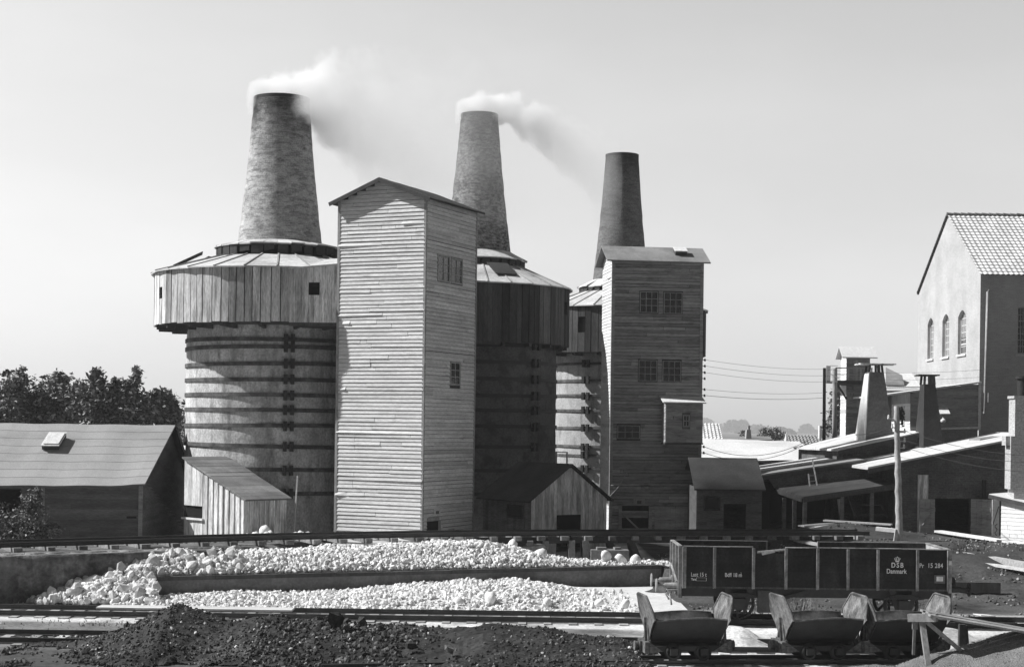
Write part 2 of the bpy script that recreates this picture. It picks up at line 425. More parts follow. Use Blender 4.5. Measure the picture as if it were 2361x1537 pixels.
def hgt(x, y):
    f = front(x); nzv = noise.noise((x*.9, y*.9, 0))*.05 + noise.noise((x*.25, y*.25, 5))*.06
    if x < 5.3:
        z = z_up(x, y) if y > f else 0.0
        if x > -10.4 and f < y < yT(x) - .9: z = .60
    else:
        z = z_up(x, y)*sstep((y - 50.2)/7.2)
        k = sstep((y - 50.2)/2)*sstep((60 - y)/2)
        nzv += k*(noise.noise((x*.6, y*.6, 9))*.22 + noise.noise((x*1.9, y*1.9, 3))*.09)
        if 4 < x < 9: z = max(z, lerp(.65, z, sstep((x - 5.3)/2)) if y > 57 else z)
    # soil hump in front of the brick workshop
    z += .5*math.exp(-(((x - 12.6)/2.8)**2 + ((y - 62.4)/.9)**2)) + .5*math.exp(-(((x - 11.0)/1.0)**2 + ((y - 61.8)/.8)**2))
    # lime dust heaps behind the tip wagons
    z += .42*math.exp(-(((x - 5.6)/.85)**4 + ((y - 41.6)/.9)**2)) + .42*math.exp(-(((x - 10.9)/1.3)**4 + ((y - 41.9)/1.0)**2))
    return z + nzv*(.35 if y < 38.6 else .16 if y < 48.6 and x < 13 else .6)
def tone_g(x, y):
    """colour of the ground itself: white lime dust, grey soil, coal dust"""
    n = noise.noise((x*.35, y*.35, 2))*.5 + noise.noise((x*1.3, y*1.3, 7))*.3
    if y > front(x) + .2 and x < 5.3: return .8 + n*.4 if -5 < x else .3 + n*.2
    if x >= 4.5:
        soil = .13 + .09*n
        t = sstep((y - 47.6 + n*1.2)/1.6)
        return lerp(max(.5, 1.0 + n*.5), soil, t)
    t = max(sstep((-6.5 - x + 2*n)/2.5)*sstep((44.6 - y + n)/1.4), sstep((47.8 - y)*2)*0)
    base = lerp(.95 + n*.6, .34 + n*.3, t)
    if y < 44 and x < 4.2: base = min(base, lerp(base, .30 + .2*n, sstep((4.0 - x)/1.5)))
    if x < -5: base *= lerp(1, .45, sstep((39.6 - y)/1.5))
    return max(.08, base)
def terrain(name, x0, x1, y0, y1, st, m):
    nx, ny = int((x1 - x0)/st), int((y1 - y0)/st)
    vs = [(x0 + i*st, y0 + j*st, 0) for j in range(ny + 1) for i in range(nx + 1)]
    vs = [(x, y, hgt(x, y)) for x, y, _ in vs]
    fs = [(j*(nx + 1) + i, j*(nx + 1) + i + 1, (j + 1)*(nx + 1) + i + 1, (j + 1)*(nx + 1) + i) for j in range(ny) for i in range(nx)]
    me = bpy.data.meshes.new(name); me.from_pydata(vs, [], fs)
    a = me.attributes.new('tone', 'FLOAT', 'POINT'); a.data.foreach_set('value', [tone_g(x, y) for x, y, _ in vs])
    me.polygons.foreach_set('use_smooth', [True]*len(fs)); me.materials.append(MT[m]); me.update()
    o = bpy.data.objects.new(name, me); COL.objects.link(o); o['kind'] = 'structure'; return o
terrain('ground', -32, 40, 30, 76, .2, 'yard')
mb = MB(); mb.face([(-900, -50, -.12), (900, -50, -.12), (900, 3700, -.12), (-900, 3700, -.12)], .25)
structure('ground_far', mb, 'yard')
mb = MB(); mb.face([(-60, 75.7, .55), (90, 75.7, .55), (90, 130, .55), (-60, 130, .55)], .25); structure('ground_works', mb, 'yard')

# ------------------------------------------------------------------ loose stones
def ico():
    import bmesh
    b = bmesh.new(); bmesh.ops.create_icosphere(b, subdivisions=2, radius=1.0)
    v = [x.co.copy() for x in b.verts]; f = [tuple(q.index for q in x.verts) for x in b.faces]; b.free(); return v, f
ICV, ICF = ico()
def ico1():
    import bmesh
    b = bmesh.new(); bmesh.ops.create_icosphere(b, subdivisions=1, radius=1.0)
    v = [x.co.copy() for x in b.verts]; f = [tuple(q.index for q in x.verts) for x in b.faces]; b.free(); return v, f
IC1V, IC1F = ico1()
def stone_shape(seed, rough=.26, fine=True, sharp=False):
    vs, fs = (ICV, ICF) if fine else (IC1V, IC1F); out = []
    for p in vs:
        d = 1 + rough*1.6*noise.noise(p*.9 + Vector((seed*7.1, 0, 0))) + rough*.6*noise.noise(p*2.3 + Vector((0, seed*3.3, 0)))
        q = p*d
        if sharp: 
            q = Vector((round(q.x*2.2)/2.2*.5 + q.x*.5, round(q.y*2.2)/2.2*.5 + q.y*.5, q.z))
        out.append(q)
    return out, fs
def rock(seed, n):
    """broken stone: convex hull of a few points thrown round a lump"""
    import bmesh
    q = random.Random(seed); b = bmesh.new()
    for _ in range(n):
        d = Vector((q.gauss(0, 1), q.gauss(0, 1), q.gauss(0, 1))).normalized()*q.uniform(.82, 1.12); b.verts.new(d)
    r = bmesh.ops.convex_hull(b, input=list(b.verts)); bmesh.ops.delete(b, geom=[g for g in r['geom_interior'] if isinstance(g, bmesh.types.BMVert)], context='VERTS')
    b.verts.index_update(); v = [x.co.copy() for x in b.verts]; f = [tuple(z.index for z in x.verts) for x in b.faces]; b.free(); return v, f
SHAPES = [rock(i, 22) for i in range(14)]
SHAPES1 = [rock(i + 50, 13) for i in range(14)]
BOULD = [rock(i + 90, 26) for i in range(14)]
COALS = [stone_shape(i + 40, .4, False, True) for i in range(8)]
def rnd_rot(): return Euler((R.uniform(0, 6.3), R.uniform(0, 6.3), R.uniform(0, 6.3))).to_matrix()
class Heap:
    """many stones in one sheet of faces, each with its own tone"""
    def __init__(s): s.v = []; s.f = []; s.t = []
    def stone(s, p, r, shp, flat=(1, 1, .8), tone=1.0):
        vs, fs = shp; b = len(s.v); M3 = rnd_rot(); sx, sy, sz = flat[0]*r, flat[1]*r, flat[2]*r
        for q in vs:
            k = M3 @ Vector((q.x*sx, q.y*sy, q.z*sz)); s.v.append((p[0] + k.x, p[1] + k.y, p[2] + k.z))
        s.f += [(a + b, c + b, d + b) for a, c, d in fs]; s.t += [tone]*len(fs)
    def surf(s, x0, x1, y0, y1, st, zf, tone=1.0, zmin=lambda x, y: -9):
        b = len(s.v); nx, ny = int((x1 - x0)/st), int((y1 - y0)/st)
        for j in range(ny + 1):
            for i in range(nx + 1):
                x, y = x0 + i*st, y0 + j*st; s.v.append((x, y, zf(x, y)))
        for j in range(ny):
            for i in range(nx):
                q = (b + j*(nx + 1) + i, b + j*(nx + 1) + i + 1, b + (j + 1)*(nx + 1) + i + 1, b + (j + 1)*(nx + 1) + i)
                cx, cy = x0 + (i + .5)*st, y0 + (j + .5)*st
                if min(zf(cx - st*.45, cy - st*.45), zf(cx + st*.45, cy + st*.45), zf(cx - st*.45, cy + st*.45), zf(cx + st*.45, cy - st*.45)) > zmin(cx, cy): s.f.append(q); s.t.append(tone(cx, cy) if callable(tone) else tone)
    def build(s, name, m, smooth=True):
        me = bpy.data.meshes.new(name); me.from_pydata(s.v, [], s.f)
        a = me.attributes.new('tone', 'FLOAT', 'FACE'); a.data.foreach_set('value', [float(x) for x in s.t])
        me.polygons.foreach_set('use_smooth', [smooth]*len(s.f)); me.materials.append(MT[m]); me.update()
        o = bpy.data.objects.new(name, me); COL.objects.link(o); o['kind'] = 'stuff'; return o
def single_stone(name, p, r, shp, flat, m, tone=1.0, smooth=True):
    vs, fs = shp; M3 = rnd_rot()
    me = bpy.data.meshes.new(name)
    me.from_pydata([tuple(M3 @ Vector((q.x*r*flat[0], q.y*r*flat[1], q.z*r*flat[2]))) for q in vs], [], fs)
    a = me.attributes.new('tone', 'FLOAT', 'FACE'); a.data.foreach_set('value', [tone]*len(fs))
    me.polygons.foreach_set('use_smooth', [smooth]*len(fs)); me.materials.append(MT[m])
    o = bpy.data.objects.new(name, me); COL.objects.link(o); o.location = p; return o

# the big white heap on the loading platform and its spill over the left end
def pile(x, y):
    if x > -11.3:
        d = (Vector((x, y, 0)) - PL0).dot(PN); s = (Vector((x, y, 0)) - PL0).dot(PD)
        if d < .0 and s > 0: return -1
        if d < .18 and s > 0: return .66
        A = interp(s, [(-1, .58), (1.5, .52), (4, .54), (6, .58), (8, .62), (10.2, .68), (12.2, .68), (13.2, .42), (14.2, .2), (15.5, .06), (17.7, .02)])
        A *= 1 + .16*noise.noise((s*.7, d*.7, 0))
        z = .70 + min(.05 + d*.42, A) if d < 3.3 else .70 + A - (d - 3.3)*.3
        z += .07*noise.noise((x*1.2, y*1.2, 3))
        if s < 4.5: z = max(z, min(.74 + d*.75, 1.30 - .13*max(0, s) + .08*noise.noise((x*1.5, y*1.5, 6)))) if d < 2.2 else z
    else: z = -1
    if x < -9.8:
        q = Vector((x + 10.4, y - 50.5)); along = q.dot(Vector((-.80, -.60))); across = q.dot(Vector((.60, -.80)))
        z2 = 1.35 - max(0, along)*.285 - max(0, across)*.50 - max(0, -across - .9)*.8 + .10*noise.noise((x*1.1, y*1.1, 8))
        if along < -.6: z2 = -1
        if y > yT(x) - 1.0: z2 = -1
        z = max(z, z2)
    if x > -11.3 and s > 0: z = min(z, .72 + max(0, d - .15)*.8)
    return z
h = Heap()
h.surf(-16.5, 6.0, 46.5, 60.5, .18, lambda x, y: pile(x, y) - .03, .8, lambda x, y: .02)
n = 0
big_spots = []
while n < 14500:
    x, y = R.uniform(-16, 5.6), R.uniform(47, 60)
    z = pile(x, y)
    if z < .06 or (abs(z - .66) < .001) or y > yT(x) - .35: continue
    s = (Vector((x, y, 0)) - PL0).dot(PD)
    if s > 13.3 and R.random() > .35: continue
    left = x < -10.2 or (x < -8.6 and R.random() < .6)
    if left:
        if R.random() < .55: big_spots.append((x, y, z)) if len(big_spots) < 900 else None; continue
        r = R.uniform(.05, .12)
    else:
        r = R.choice((.028, .034, .04, .045, .05, .06, .07, .10))*R.uniform(.85, 1.2)
        if s < 3 and R.random() < .2: r *= 1.6
        if s > 13.3: r *= .8
    h.stone((x, y, z + r*.25), r, R.choice(SHAPES1 if r < .085 else SHAPES), (1, R.uniform(.75, 1), R.uniform(.6, .9)), R.uniform(.8, 1.12) if R.random() > .06 else R.uniform(.3, .6)); n += 1
# lower heap along the foot of the platform wall
def low(x, y):
    d = (Vector((x, y, 0)) - PL0).dot(PN)
    if d > -.1: return -1
    e = y - 47.4
    A = interp(x, [(-11.5, .0), (-10.5, .12), (-8.5, .20), (-7, .12), (-5.5, .12), (-4.4, .22), (-2, .34), (.6, .34), (1.4, .22), (2.2, .08), (3.6, .02), (5.5, .0)])
    back = max(.0, min(1, -d/.5)) if x < -4.9 else 1
    return A*sstep(e/1.6)*(1 if d < -.3 else .9)*(1 + .25*noise.noise((x, y, 4))) + .03 - (0 if e > 0 else .1)
h.surf(-11.6, 5.6, 47.0, 56.2, .2, lambda x, y: low(x, y) - .015, .8, lambda x, y: .0)
n = 0
while n < 7500:
    x, y = R.uniform(-11.8, 5.6), R.uniform(46.9, 56)
    if y > yP(x) - .1 or y > 53.5 or (x > 1.2 and R.random() < .35 + .22*(x - 1.2)) or x > 4.4: continue
    z = max(low(x, y), .02); r = R.choice((.026, .032, .04, .05, .06, .09))*R.uniform(.85, 1.15)
    if y < 47.5 and R.random() < .6: continue
    h.stone((x, y, z + r*.25), r, R.choice(SHAPES1 if r < .08 else SHAPES), (1, R.uniform(.75, 1), R.uniform(.6, .9)), R.uniform(.8, 1.12) if R.random() > .06 else R.uniform(.3, .6)); n += 1
o = h.build('limestone_rubble', 'limestone', False)
tag(o, 'heaps of small white broken limestone on and below the platform', 'rubble')
# the boulders of the spilled end, one by one
used = []
for (x, y, z) in sorted(big_spots, key=lambda q: R.random()):
    r = R.choice((.11, .13, .15, .17, .20, .24))
    if any((x - a)**2 + (y - b)**2 < (.62*(r + c))**2 for a, b, c in used): continue
    used.append((x, y, r))
    if len(used) > 250: break
    o = single_stone('limestone_boulder', (x, y, z + r*.28), r, R.choice(BOULD), (1.15, R.uniform(.7, .95), R.uniform(.45, .68)), 'limestone', R.uniform(.62, 1.05), False)
    tag(o, 'white limestone boulder in the spilled heap at the open end of the platform wall', 'boulder', 'boulders of the spilled limestone heap')
# boulders that stand alone
def lone(u, v, Y, r, label, flat=(1, .8, .65), group=None):
    p = at(u, v, Y); o = single_stone('limestone_boulder', p, r, stone_shape(R.randrange(99), .22), flat, 'limestone', 1.0)
    tag(o, label, 'boulder', group)
lone(1240, 1351, 54.0, .26, 'pale lump of limestone tilted against the platform wall above the lower heap')
lone(1238, 1285, 56.4, .38, 'large rounded boulder near the crest end of the platform heap')
lone(1180, 1262, 56.2, .30, 'rounded boulder at the steep end of the platform heap, by the first trestle pier')
for i, u in enumerate((1398, 1430, 1465)):
    lone(u, 1284 + i*5.5, 56.6, .26, ('flat white boulder behind the platform edge below the concrete block', 'middle flat white boulder of three in a row on the platform', 'flat white boulder on the platform next to the ore wagon')[i], (1.1, .8, .5))
for (u, v, r) in ((1058, 1392, .24), (1130, 1378, .24), (1050, 1398, .2), (1262, 1388, .2), (1381, 1388, .18), (1441, 1394, .2)):
    lone(u, v, 48.2, r, 'larger limestone lump lying among the small stones beside the standard track', group='larger lumps beside the track')
# stones heaped behind the upper track, in front of the lean-to
for k in range(46):
    u = R.gauss(618, 30) if k < 26 else R.gauss(700, 22)
    u = max(545, min(740, u)); hh = (12*math.exp(-((u - 612)/32)**2) + 8*math.exp(-((u - 700)/28)**2))*R.random()
    lone(u, 1238 - hh, 57.3 + R.uniform(-.3, .3), R.choice((.10, .12, .15, .18)), 'white boulder in the small heap behind the upper rail before the lean-to', (1, .85, .75), 'boulders behind the upper track')
lone(610, 1221, 57.4, .21, 'big pale boulder crowning the small heap before the lean-to', (1.1, .9, .85))

# ------------------------------------------------------------------ platform wall, retaining wall
t = thing('platform_wall', 'low concrete loading platform wall with dark timber edge, white stones heaped on it', 'wall', PL0)
mb = MB(); Lp = (PL1 - PL0).length
mb.obox(Vector((0, 0, -.1)), PD*Lp, PN*.35, Z*.70); mb.build('wall', 'concrete', t)
mb = MB()
for k in range(9): mb.obox(PD*(k*Lp/9 + .005) - PN*.06 + Z*.603, PD*(Lp/9 - .01), PN*.40, Z*(.12 + R.uniform(-.008, .008)), R.uniform(.8, 1.3))
mb.build('edge_beam', 'trim_dark', t)
def rowpts(x0, x1, n, off, z): 
    out = []
    for k in range(n + 1):
        x = lerp(x0, x1, k/n); dx = .05; tx = Vector((1, (yT(x + dx) - yT(x - dx))/(2*dx), 0)).normalized(); nn = Vector((-tx.y, tx.x, 0))
        out.append(Vector((x, yT(x), z)) + nn*off)
    return out
xe = -9.9
A = rowpts(-26, xe, 40, -1.30, 0); B = rowpts(-26, xe, 40, -.82, 0)
mb = MB()
rows = []
for zf, pts in ((-.1, A), (.35, A), (.75, A), (1.12, A), (1.42, A), (1.42, B), (-.1, B)):
    rows.append([p + Z*(zf + (R.uniform(-.03, .03) if 0 < zf < 1.3 else 0)) + Vector((R.uniform(-.05, .05), R.uniform(-.05, .05), 0)) for p in pts])
mb.grid(rows, lambda i, j: R.uniform(.8, 1.2))
mb.face([r[-1] for r in rows])
o = mb.build('retaining_wall', 'stone_wall', loc=(-15, 49, 0))
tag(o, 'dark rough stone retaining wall that carries the upper track beside the barn', 'wall')

# clods and small rubble on the dark soil bank
h = Heap(); n = 0
while n < 4200:
    x, y = R.uniform(5.6, 21), R.uniform(47.2, 63.5)
    if y < 63 and hgt(x, y) < -.05: continue
    if noise.noise((x*.5, y*.5, 11)) + .25 < R.random()*.8: continue
    r = R.choice((.015, .02, .03, .04, .06)); h.stone((x, y, hgt(x, y) + r*.2), r, R.choice(COALS), (1, .8, .6), R.choice((.5, .8, 1, 1.4, 2.2, 3.5))); n += 1
o = h.build('soil_rubble', 'soil', False); tag(o, 'dark clods and small rubble strewn over the soil bank', 'rubble')

# ------------------------------------------------------------------ railway tracks
def rail_line(root, pts, hh=.13, m='rail_steel'):
    mb = MB(); pts = [V(p) for p in pts]
    prof = [(-.065, 0), (.065, 0), (.065, .02), (.012, .035), (.012, hh - .04), (.034, hh - .03), (.034, hh), (-.034, hh), (-.034, hh - .03), (-.012, hh - .04), (-.012, .035), (-.065, .02)]
    rows = []
    for i, p in enumerate(pts):
        d = (pts[min(i + 1, len(pts) - 1)] - pts[max(i - 1, 0)]); nn = Vector((-d.y, d.x, 0)).normalized()
        rows.append([p + nn*a + Z*b for a, b in prof])
    mb.grid(rows, 1.0, False, True); mb.face(rows[0]); mb.face(rows[-1][::-1])
    return mb.build('rail', m, root, world=True)
def sleepers(root, pts_a, pts_b, count, over=.35, w=.24, hh=.12, zt=0, tone=(.7, 1.3), every=None):
    for k in range(count):
        f = (k + .5)/count*(len(pts_a) - 1); i = min(int(f), len(pts_a) - 2); q = f - i
        a = V(pts_a[i]).lerp(V(pts_a[i + 1]), q); b = V(pts_b[i]).lerp(V(pts_b[i + 1]), q); d = (b - a).normalized()
        mb = MB(); c = Vector((-d.y, d.x, 0)); ww = w*R.uniform(.85, 1.15)
        j = R.uniform(-.06, .06)
        mb.obox(a - d*(over + j) - c*ww/2 + Z*(zt - hh), d*((b - a).length + 2*over), c*ww, Z*hh, R.uniform(*tone))
        mb.build('sleeper', 'sleeper', root, world=True)
# upper track on sleepers, walls and trestle piers
t = thing('railway_track', 'upper railway track curving along the platform heap on wall and trestle', 'railway track', (-7, 54.5, 1.5))
pa, pb = rowpts(-26, 13.5, 60, 0, 1.585), rowpts(-26, 13.5, 60, 1.25, 1.585)
rail_line(t, pa, .15); rail_line(t, pb, .15)
sleepers(t, pa, pb, 46, .3, .26, .15, 0.0, (.35, .9))
mb = MB()
for k in range(1, 60):
    if pa[k].x > -1.5: mb.beam(pa[k - 1] - Z*.15, pa[k] - Z*.15, .16, .22, Z, .6)
mb.build('longitudinal_beam', 'trim_dark', t, world=True)
# piers under the track where it crosses the hollow
for i, u in enumerate((1222, 1258, 1318, 1350)):
    p = at(u, 1262, yT((u - 1180)/64.0) - .05)
    mb = MB(); mb.obox((-.11, -.3, 0), (.22, 0, 0), (0, 1.8, 0), (0, 0, 1.43 - .6))
    o = mb.build('trestle_pier', 'concrete', pos=(p.x, p.y, .6)); tag(o, 'pale upright pier under the upper track where the boulders end', 'pier', 'piers under the upper track')
for i, u in enumerate((1405, 1455, 1660, 1715, 1785, 1850, 1910, 1965)):
    p = at(u, 1262, yT((u - 1180)/62.5) - .02); base = hgt(p.x, p.y) - .05
    mb = MB(); sx = .5 if i < 2 else .2
    mb.beam((-.3, .0, 1.38 - base), (.3, .0, 1.38 - base), .2, .1, Z); mb.beam((0, 0, 1.36 - base), (0, 1.2, 1.36 - base), .16, .1)
    mb.beam((-.13 + (sx if i < 2 else 0), .1, 0), (.0, .1, 1.42 - base), .13, .2); mb.beam((.13, 1.1, 0), (0, 1.1, 1.42 - base), .13, .2)
    o = mb.build('trestle_post', 'trim_dark', pos=(p.x, p.y, base)); tag(o, 'dark leaning timber post carrying the upper track behind the ore wagon', 'post', 'timber posts under the upper track')
p = at(1405, 1284, 57.6)
mb = MB(); mb.box((0, 0, .26), 1.35, .8, .52); mb.box((-.3, -.1, .56), .34, .3, .1, .1, 1.2); mb.box((.28, .05, .56), .24, .2, .09, .3, 1.3)
o = mb.build('concrete_block', 'concrete', pos=(p.x, p.y, .62)); tag(o, 'low dark concrete block below the upper track with rubble on top', 'block')
p = at(1232, 1278, 57.5); mb = MB(); mb.box((0, 0, .28), .78, .6, .56); mb.box((.1, 0, .6), .5, .36, .08, .1, 1.3)
o = mb.build('concrete_block', 'concrete', pos=(p.x, p.y, .68)); tag(o, 'pale square concrete block between the first two trestle piers', 'block')
# standard gauge track in the yard
def track_x(label, ya, yb, x0, x1, zt, cnt, curve=None, hh=.13, over=.4, tone=(.7, 1.4), seg=40, w=.24):
    t = thing('railway_track', label, 'railway track', ((x0 + x1)/2, (ya + yb)/2, zt))
    f = curve or (lambda x: 0)
    pa = [Vector((lerp(x0, x1, k/seg), ya + f(lerp(x0, x1, k/seg)), zt)) for k in range(seg + 1)]
    pb = [Vector((lerp(x0, x1, k/seg), yb + f(lerp(x0, x1, k/seg)), zt)) for k in range(seg + 1)]
    rail_line(t, pa, hh); rail_line(t, pb, hh); sleepers(t, pa, pb, cnt, over, w, .13, .01, tone); return t
track_x('standard railway track below the platform wall, under the ore wagon', 45.05, 46.55, -22, 22, .02, 62, hh=.15)
track_x('railway track left of the coal heap, in front of the retaining wall track', 39.5, 41.05, -20, 16, .02, 52, hh=.14, tone=(.9, 1.9))
track_x('narrow track under the three tip wagons at the bottom edge', 37.35, 38.2, -4.2, 16, .02, 30, lambda x: .11*(x - 4) - .008*max(0, 3 - x)**2, hh=.10, over=.25, tone=(.5, 1.8), w=.2)
mb = MB()
for k in range(2): mb.obox((-.0, k*.34, 0), (5.55, -.1, 0), (0, .32, 0), (0, 0, .05), 1 - .12*k)
p = at(222, 1414, 45.5)
o = mb.build('plank', 'plank_pale', pos=(p.x, 45.45, .19)); tag(o, 'long pale plank laid between the rails behind the coal heap top', 'plank')

# ------------------------------------------------------------------ coal heap
RID = [(-11.6, 0), (-10.6, .10), (-9.6, .36), (-8.8, .78), (-8.15, 1.10), (-7.5, .88), (-6.9, .70), (-5.8, .74), (-4.4, .72), (-3.4, .62), (-1.9, .60), (-.4, .66), (.8, .58), (2.2, .40), (3.0, .22), (3.7, .04), (4.4, -.1)]
def coal(x, y):
    z = interp(x, RID); d = y - 39.4 - .3*noise.noise((x*.5, 0, 0))
    wv = (2.3 if d > 0 else 3.3)
    z *= max(0, 1 - abs(d)/wv)**.85
    z += .11*noise.noise((x*.9, y*.9, 1)) + .05*noise.noise((x*3, y*3, 2)) + .03*noise.noise((x*7, y*7, 4))
    if x > .5 and d < 0: z -= .05*sstep((x - .5)/2)
    return z - .02
h = Heap(); h.surf(-12.6, 4.2, 35.2, 41.7, .09, coal, lambda x, y: .8 + 1.0*max(0, noise.noise((x*.5 + 9, y*.5, 0)) + .25*noise.noise((x*2, y*2, 5))), lambda x, y: .015)
n = 0
while n < 9000:
    x, y = R.uniform(-12.4, 4.3), R.uniform(35.2, 41.8); z = coal(x, y)
    if z < .0: continue
    dens = .45 + .9*noise.noise((x*.4 + 3, y*.4, 6)) + (.3 if x < -2.5 else 0)
    if R.random() > dens: continue
    r = R.choice((.014, .018, .022, .028, .034, .042, .055))*(1.2 if -6 < x < -2 else .9) 
    if R.random() < .03: r *= 1.8
    h.stone((x, y, z + r*.2), r, R.choice(COALS), (1, R.uniform(.6, 1), R.uniform(.5, .9)), R.choice((.5, .8, 1, 1.5, 2.2, 3.2, 5.0)) if R.random() > .03 else 16); n += 1
o = h.build('coal_heap', 'coal', False); tag(o, 'long heap of black coal and slack in front of the tracks', 'coal heap')
for u, v, Y, r, lab in ((775, 1428, 38.6, .21, 'biggest black coal lump on the crest of the heap, before the rails'), (836, 1432, 38.7, .13, 'dark coal lump on the crest next to the biggest lump'), (950, 1487, 37.3, .13, 'black coal lump half way down the slope above a pale stone'), (1035, 1497, 37.0, .12, 'grey stone lying in the coal next to a small white stone')):
    o = single_stone('coal_lump', at(u, v, Y), r, COALS[R.randrange(8)], (1, .8, 1), 'coal', 1.0 if 'grey' not in lab else 4, False); tag(o, lab, 'coal lump')
# grey gravel mound, bottom corner
def grav(x, y):
    z = 1.35*max(0, 1 - math.hypot((x - 12.4)/3.7, (y - 36.2)/2.3))**.8 + .35*max(0, 1 - math.hypot((x - 8.2)/2.2, (y - 35.8)/1.3))
    return z + .03*noise.noise((x*2, y*2, 0)) + .02*noise.noise((x*6, y*6, 0)) - .03
h = Heap(); h.surf(5.5, 16, 34, 39, .07, grav, 1.0, lambda x, y: .01)
for k in range(2600):
    x, y = R.uniform(6, 15), R.uniform(34.6, 38.6); z = grav(x, y)
    if z > .02: h.stone((x, y, z), R.uniform(.008, .022), R.choice(COALS), (1, 1, .8), R.uniform(.5, 1.7))
o = h.build('gravel_mound', 'gravel_grey'); tag(o, 'smooth mound of grey gravel under the plank trestle', 'gravel')
# ------------------------------------------------------------------ lime kilns
def kiln(label, c, Rd, hoops, Rg, zg0, zg1, roof_in, skirt, chim, drum_m, chim_m, clamp_a, wins, nb=84, base=.3, bm='board_weathered', hoop_h=.15, flap=None):
    x, y = c; t = thing('lime_kiln', label, 'lime kiln', (x, y, base)); O = Vector((0, 0, -base))
    mb = MB(); prof = [(Rd*1.004, base - .4)]
    k = 26
    for i in range(1, k + 1): prof.append((Rd*(1.004 - .008*i/k) + R.uniform(-.02, .02), lerp(base, zg0 + .1, i/k)))
    mb.lathe(O, prof, 96); mb.build('drum', drum_m, t)
    for z in hoops:
        mb = MB(); jj = R.uniform(-.045, .045)
        rows = []
        for (rr, dz) in ((Rd + .0, -hoop_h/2), (Rd + .05, -hoop_h/2), (Rd + .05, hoop_h/2), (Rd, hoop_h/2)):
            rows.append([O + Vector((rr*math.cos(2*PI*q/96), rr*math.sin(2*PI*q/96), z + dz + jj*math.sin(2*PI*q/96 + z))) for q in range(96)])
        mb.grid(rows, 1.0, False, True)
        hp = mb.build('hoop', 'iron_rust' if drum_m != 'plaster_dark' else 'iron', t)
        if clamp_a is not None:
            mb = MB(); d = Vector((math.cos(clamp_a), math.sin(clamp_a), 0)); q = Vector((-d.y, d.x, 0))
            mb.obox(O + d*(Rd + .04) - q*.20 + Z*(z - .19), q*.14, d*.18, Z*.38); mb.obox(O + d*(Rd + .04) + q*.06 + Z*(z - .19), q*.14, d*.18, Z*.38)
            mb.beam(O + d*(Rd + .15) - q*.28 + Z*z, O + d*(Rd + .15) + q*.28 + Z*z, .05, .05)
            mb.build('hoop_clamp', 'iron', hp)
    # gallery
    mb = MB(); a = 0.0; da = 2*PI/nb
    while a < 2*PI - .01:
        a1 = min(2*PI, a + da*R.uniform(.75, 1.25)); am = (a + a1)/2; tn = R.choice((.5, .7, .85, 1.0, 1.1, 1.3))*R.uniform(.9, 1.1); rr = Rg + R.uniform(0, .035)
        segs = [(zg0 - R.uniform(0, .05), zg1)]
        for (wa, ww, w0, w1) in wins:
            if abs(am - wa) < ww/2: segs = [(zg0 - .03, w0), (w1, zg1)]
        for s0, s1 in segs:
            g = .0035
            P = [O + Vector((rr*math.cos(q), rr*math.sin(q), z)) for q, z in ((a + g, s0), (a1 - g, s0), (a1 - g, s1), (a + g, s1))]
            I = [O + Vector(((rr - .06)*math.cos(q), (rr - .06)*math.sin(q), z)) for q, z in ((a + g, s0), (a1 - g, s0), (a1 - g, s1), (a + g, s1))]
            mb.face(P, tn)
            for i in range(4): mb.face([P[(i + 1) % 4], P[i], I[i], I[(i + 1) % 4]], tn*.8)
        a = a1
    mb.build('gallery_wall', bm, t)
    mb = MB(); mb.lathe(O, [(Rg - .10, zg0 + .02), (Rg - .10, zg1)], 72, .5); mb.build('gallery_dark_core', 'void', t)  # near-black core stands for the dark inside behind the openings
    mb = MB(); mb.lathe(O, [(Rd - .05, zg0 - .06), (Rg - .03, zg0 - .02), (Rg - .03, zg0 + .12)], 72, 1.0, False)
    for k in range(20):
        d = Vector((math.cos(2*PI*k/20), math.sin(2*PI*k/20), 0)); mb.beam(O + d*(Rd - .02) + Z*(zg0 - .13), O + d*(Rg - .08) + Z*(zg0 - .10), .12, .15)
    mb.build('gallery_floor', 'board_dark', t)
    # roof of the gallery in flat felted sheets
    ri, zi = roof_in; ns = 26; mb = MB(); ro, zo = Rg + .16, zg1 - .02
    for k in range(ns):
        a0, a1 = 2*PI*(k + .03)/ns, 2*PI*(k + 1.03)/ns; tn = R.choice((.85, .95, 1.0, 1.08, 1.15))
        j0, j1 = R.uniform(-.03, .03), R.uniform(-.03, .03)
        P = [O + Vector((r*math.cos(q), r*math.sin(q), z)) for r, q, z in ((ro + j0*.5, a0, zo + j0*.4), (ro + j1*.5, a1, zo + j1*.4), (ri, a1, zi + j1), (ri, a0, zi + j0))]
        mb.prism(P, Z*.05, tn)
        mb.beam(P[0] + Z*.06, P[3] + Z*.06, .06, .05, Z, .6)
    gr = mb.build('gallery_roof', 'sheet_roof', t)
    if flap:
        mb = MB()
        for fa in flap:
            d = Vector((math.cos(fa), math.sin(fa), 0)); q = Vector((-d.y, d.x, 0)); r0 = lerp(ro, ri, .35); z0 = lerp(zo, zi, .35)
            mb.obox(O + d*r0 - q*.5 + Z*(z0 + .10), q*1.0, -d*1.15 + Z*.58, Vector((0, 0, .05)))
        mb.build('roof_flap', 'felt_dark', t)
    # ragged skirt roof round the chimney foot
    rs, zs, r1, z1 = skirt; mb = MB(); ns = 30
    for k in range(ns):
        a0, a1 = 2*PI*k/ns, 2*PI*(k + 1)/ns; j0, j1 = R.uniform(-.05, .05), R.uniform(-.05, .05)
        P = [O + Vector((r*math.cos(q), r*math.sin(q), z)) for r, q, z in ((rs + j0, a0, zs + j0*.6), (rs + j0, a1, zs + j0*.6), (r1 - .05, a1, z1), (r1 - .05, a0, z1))]
        mb.prism(P, Z*.05, R.uniform(.85, 1.1))
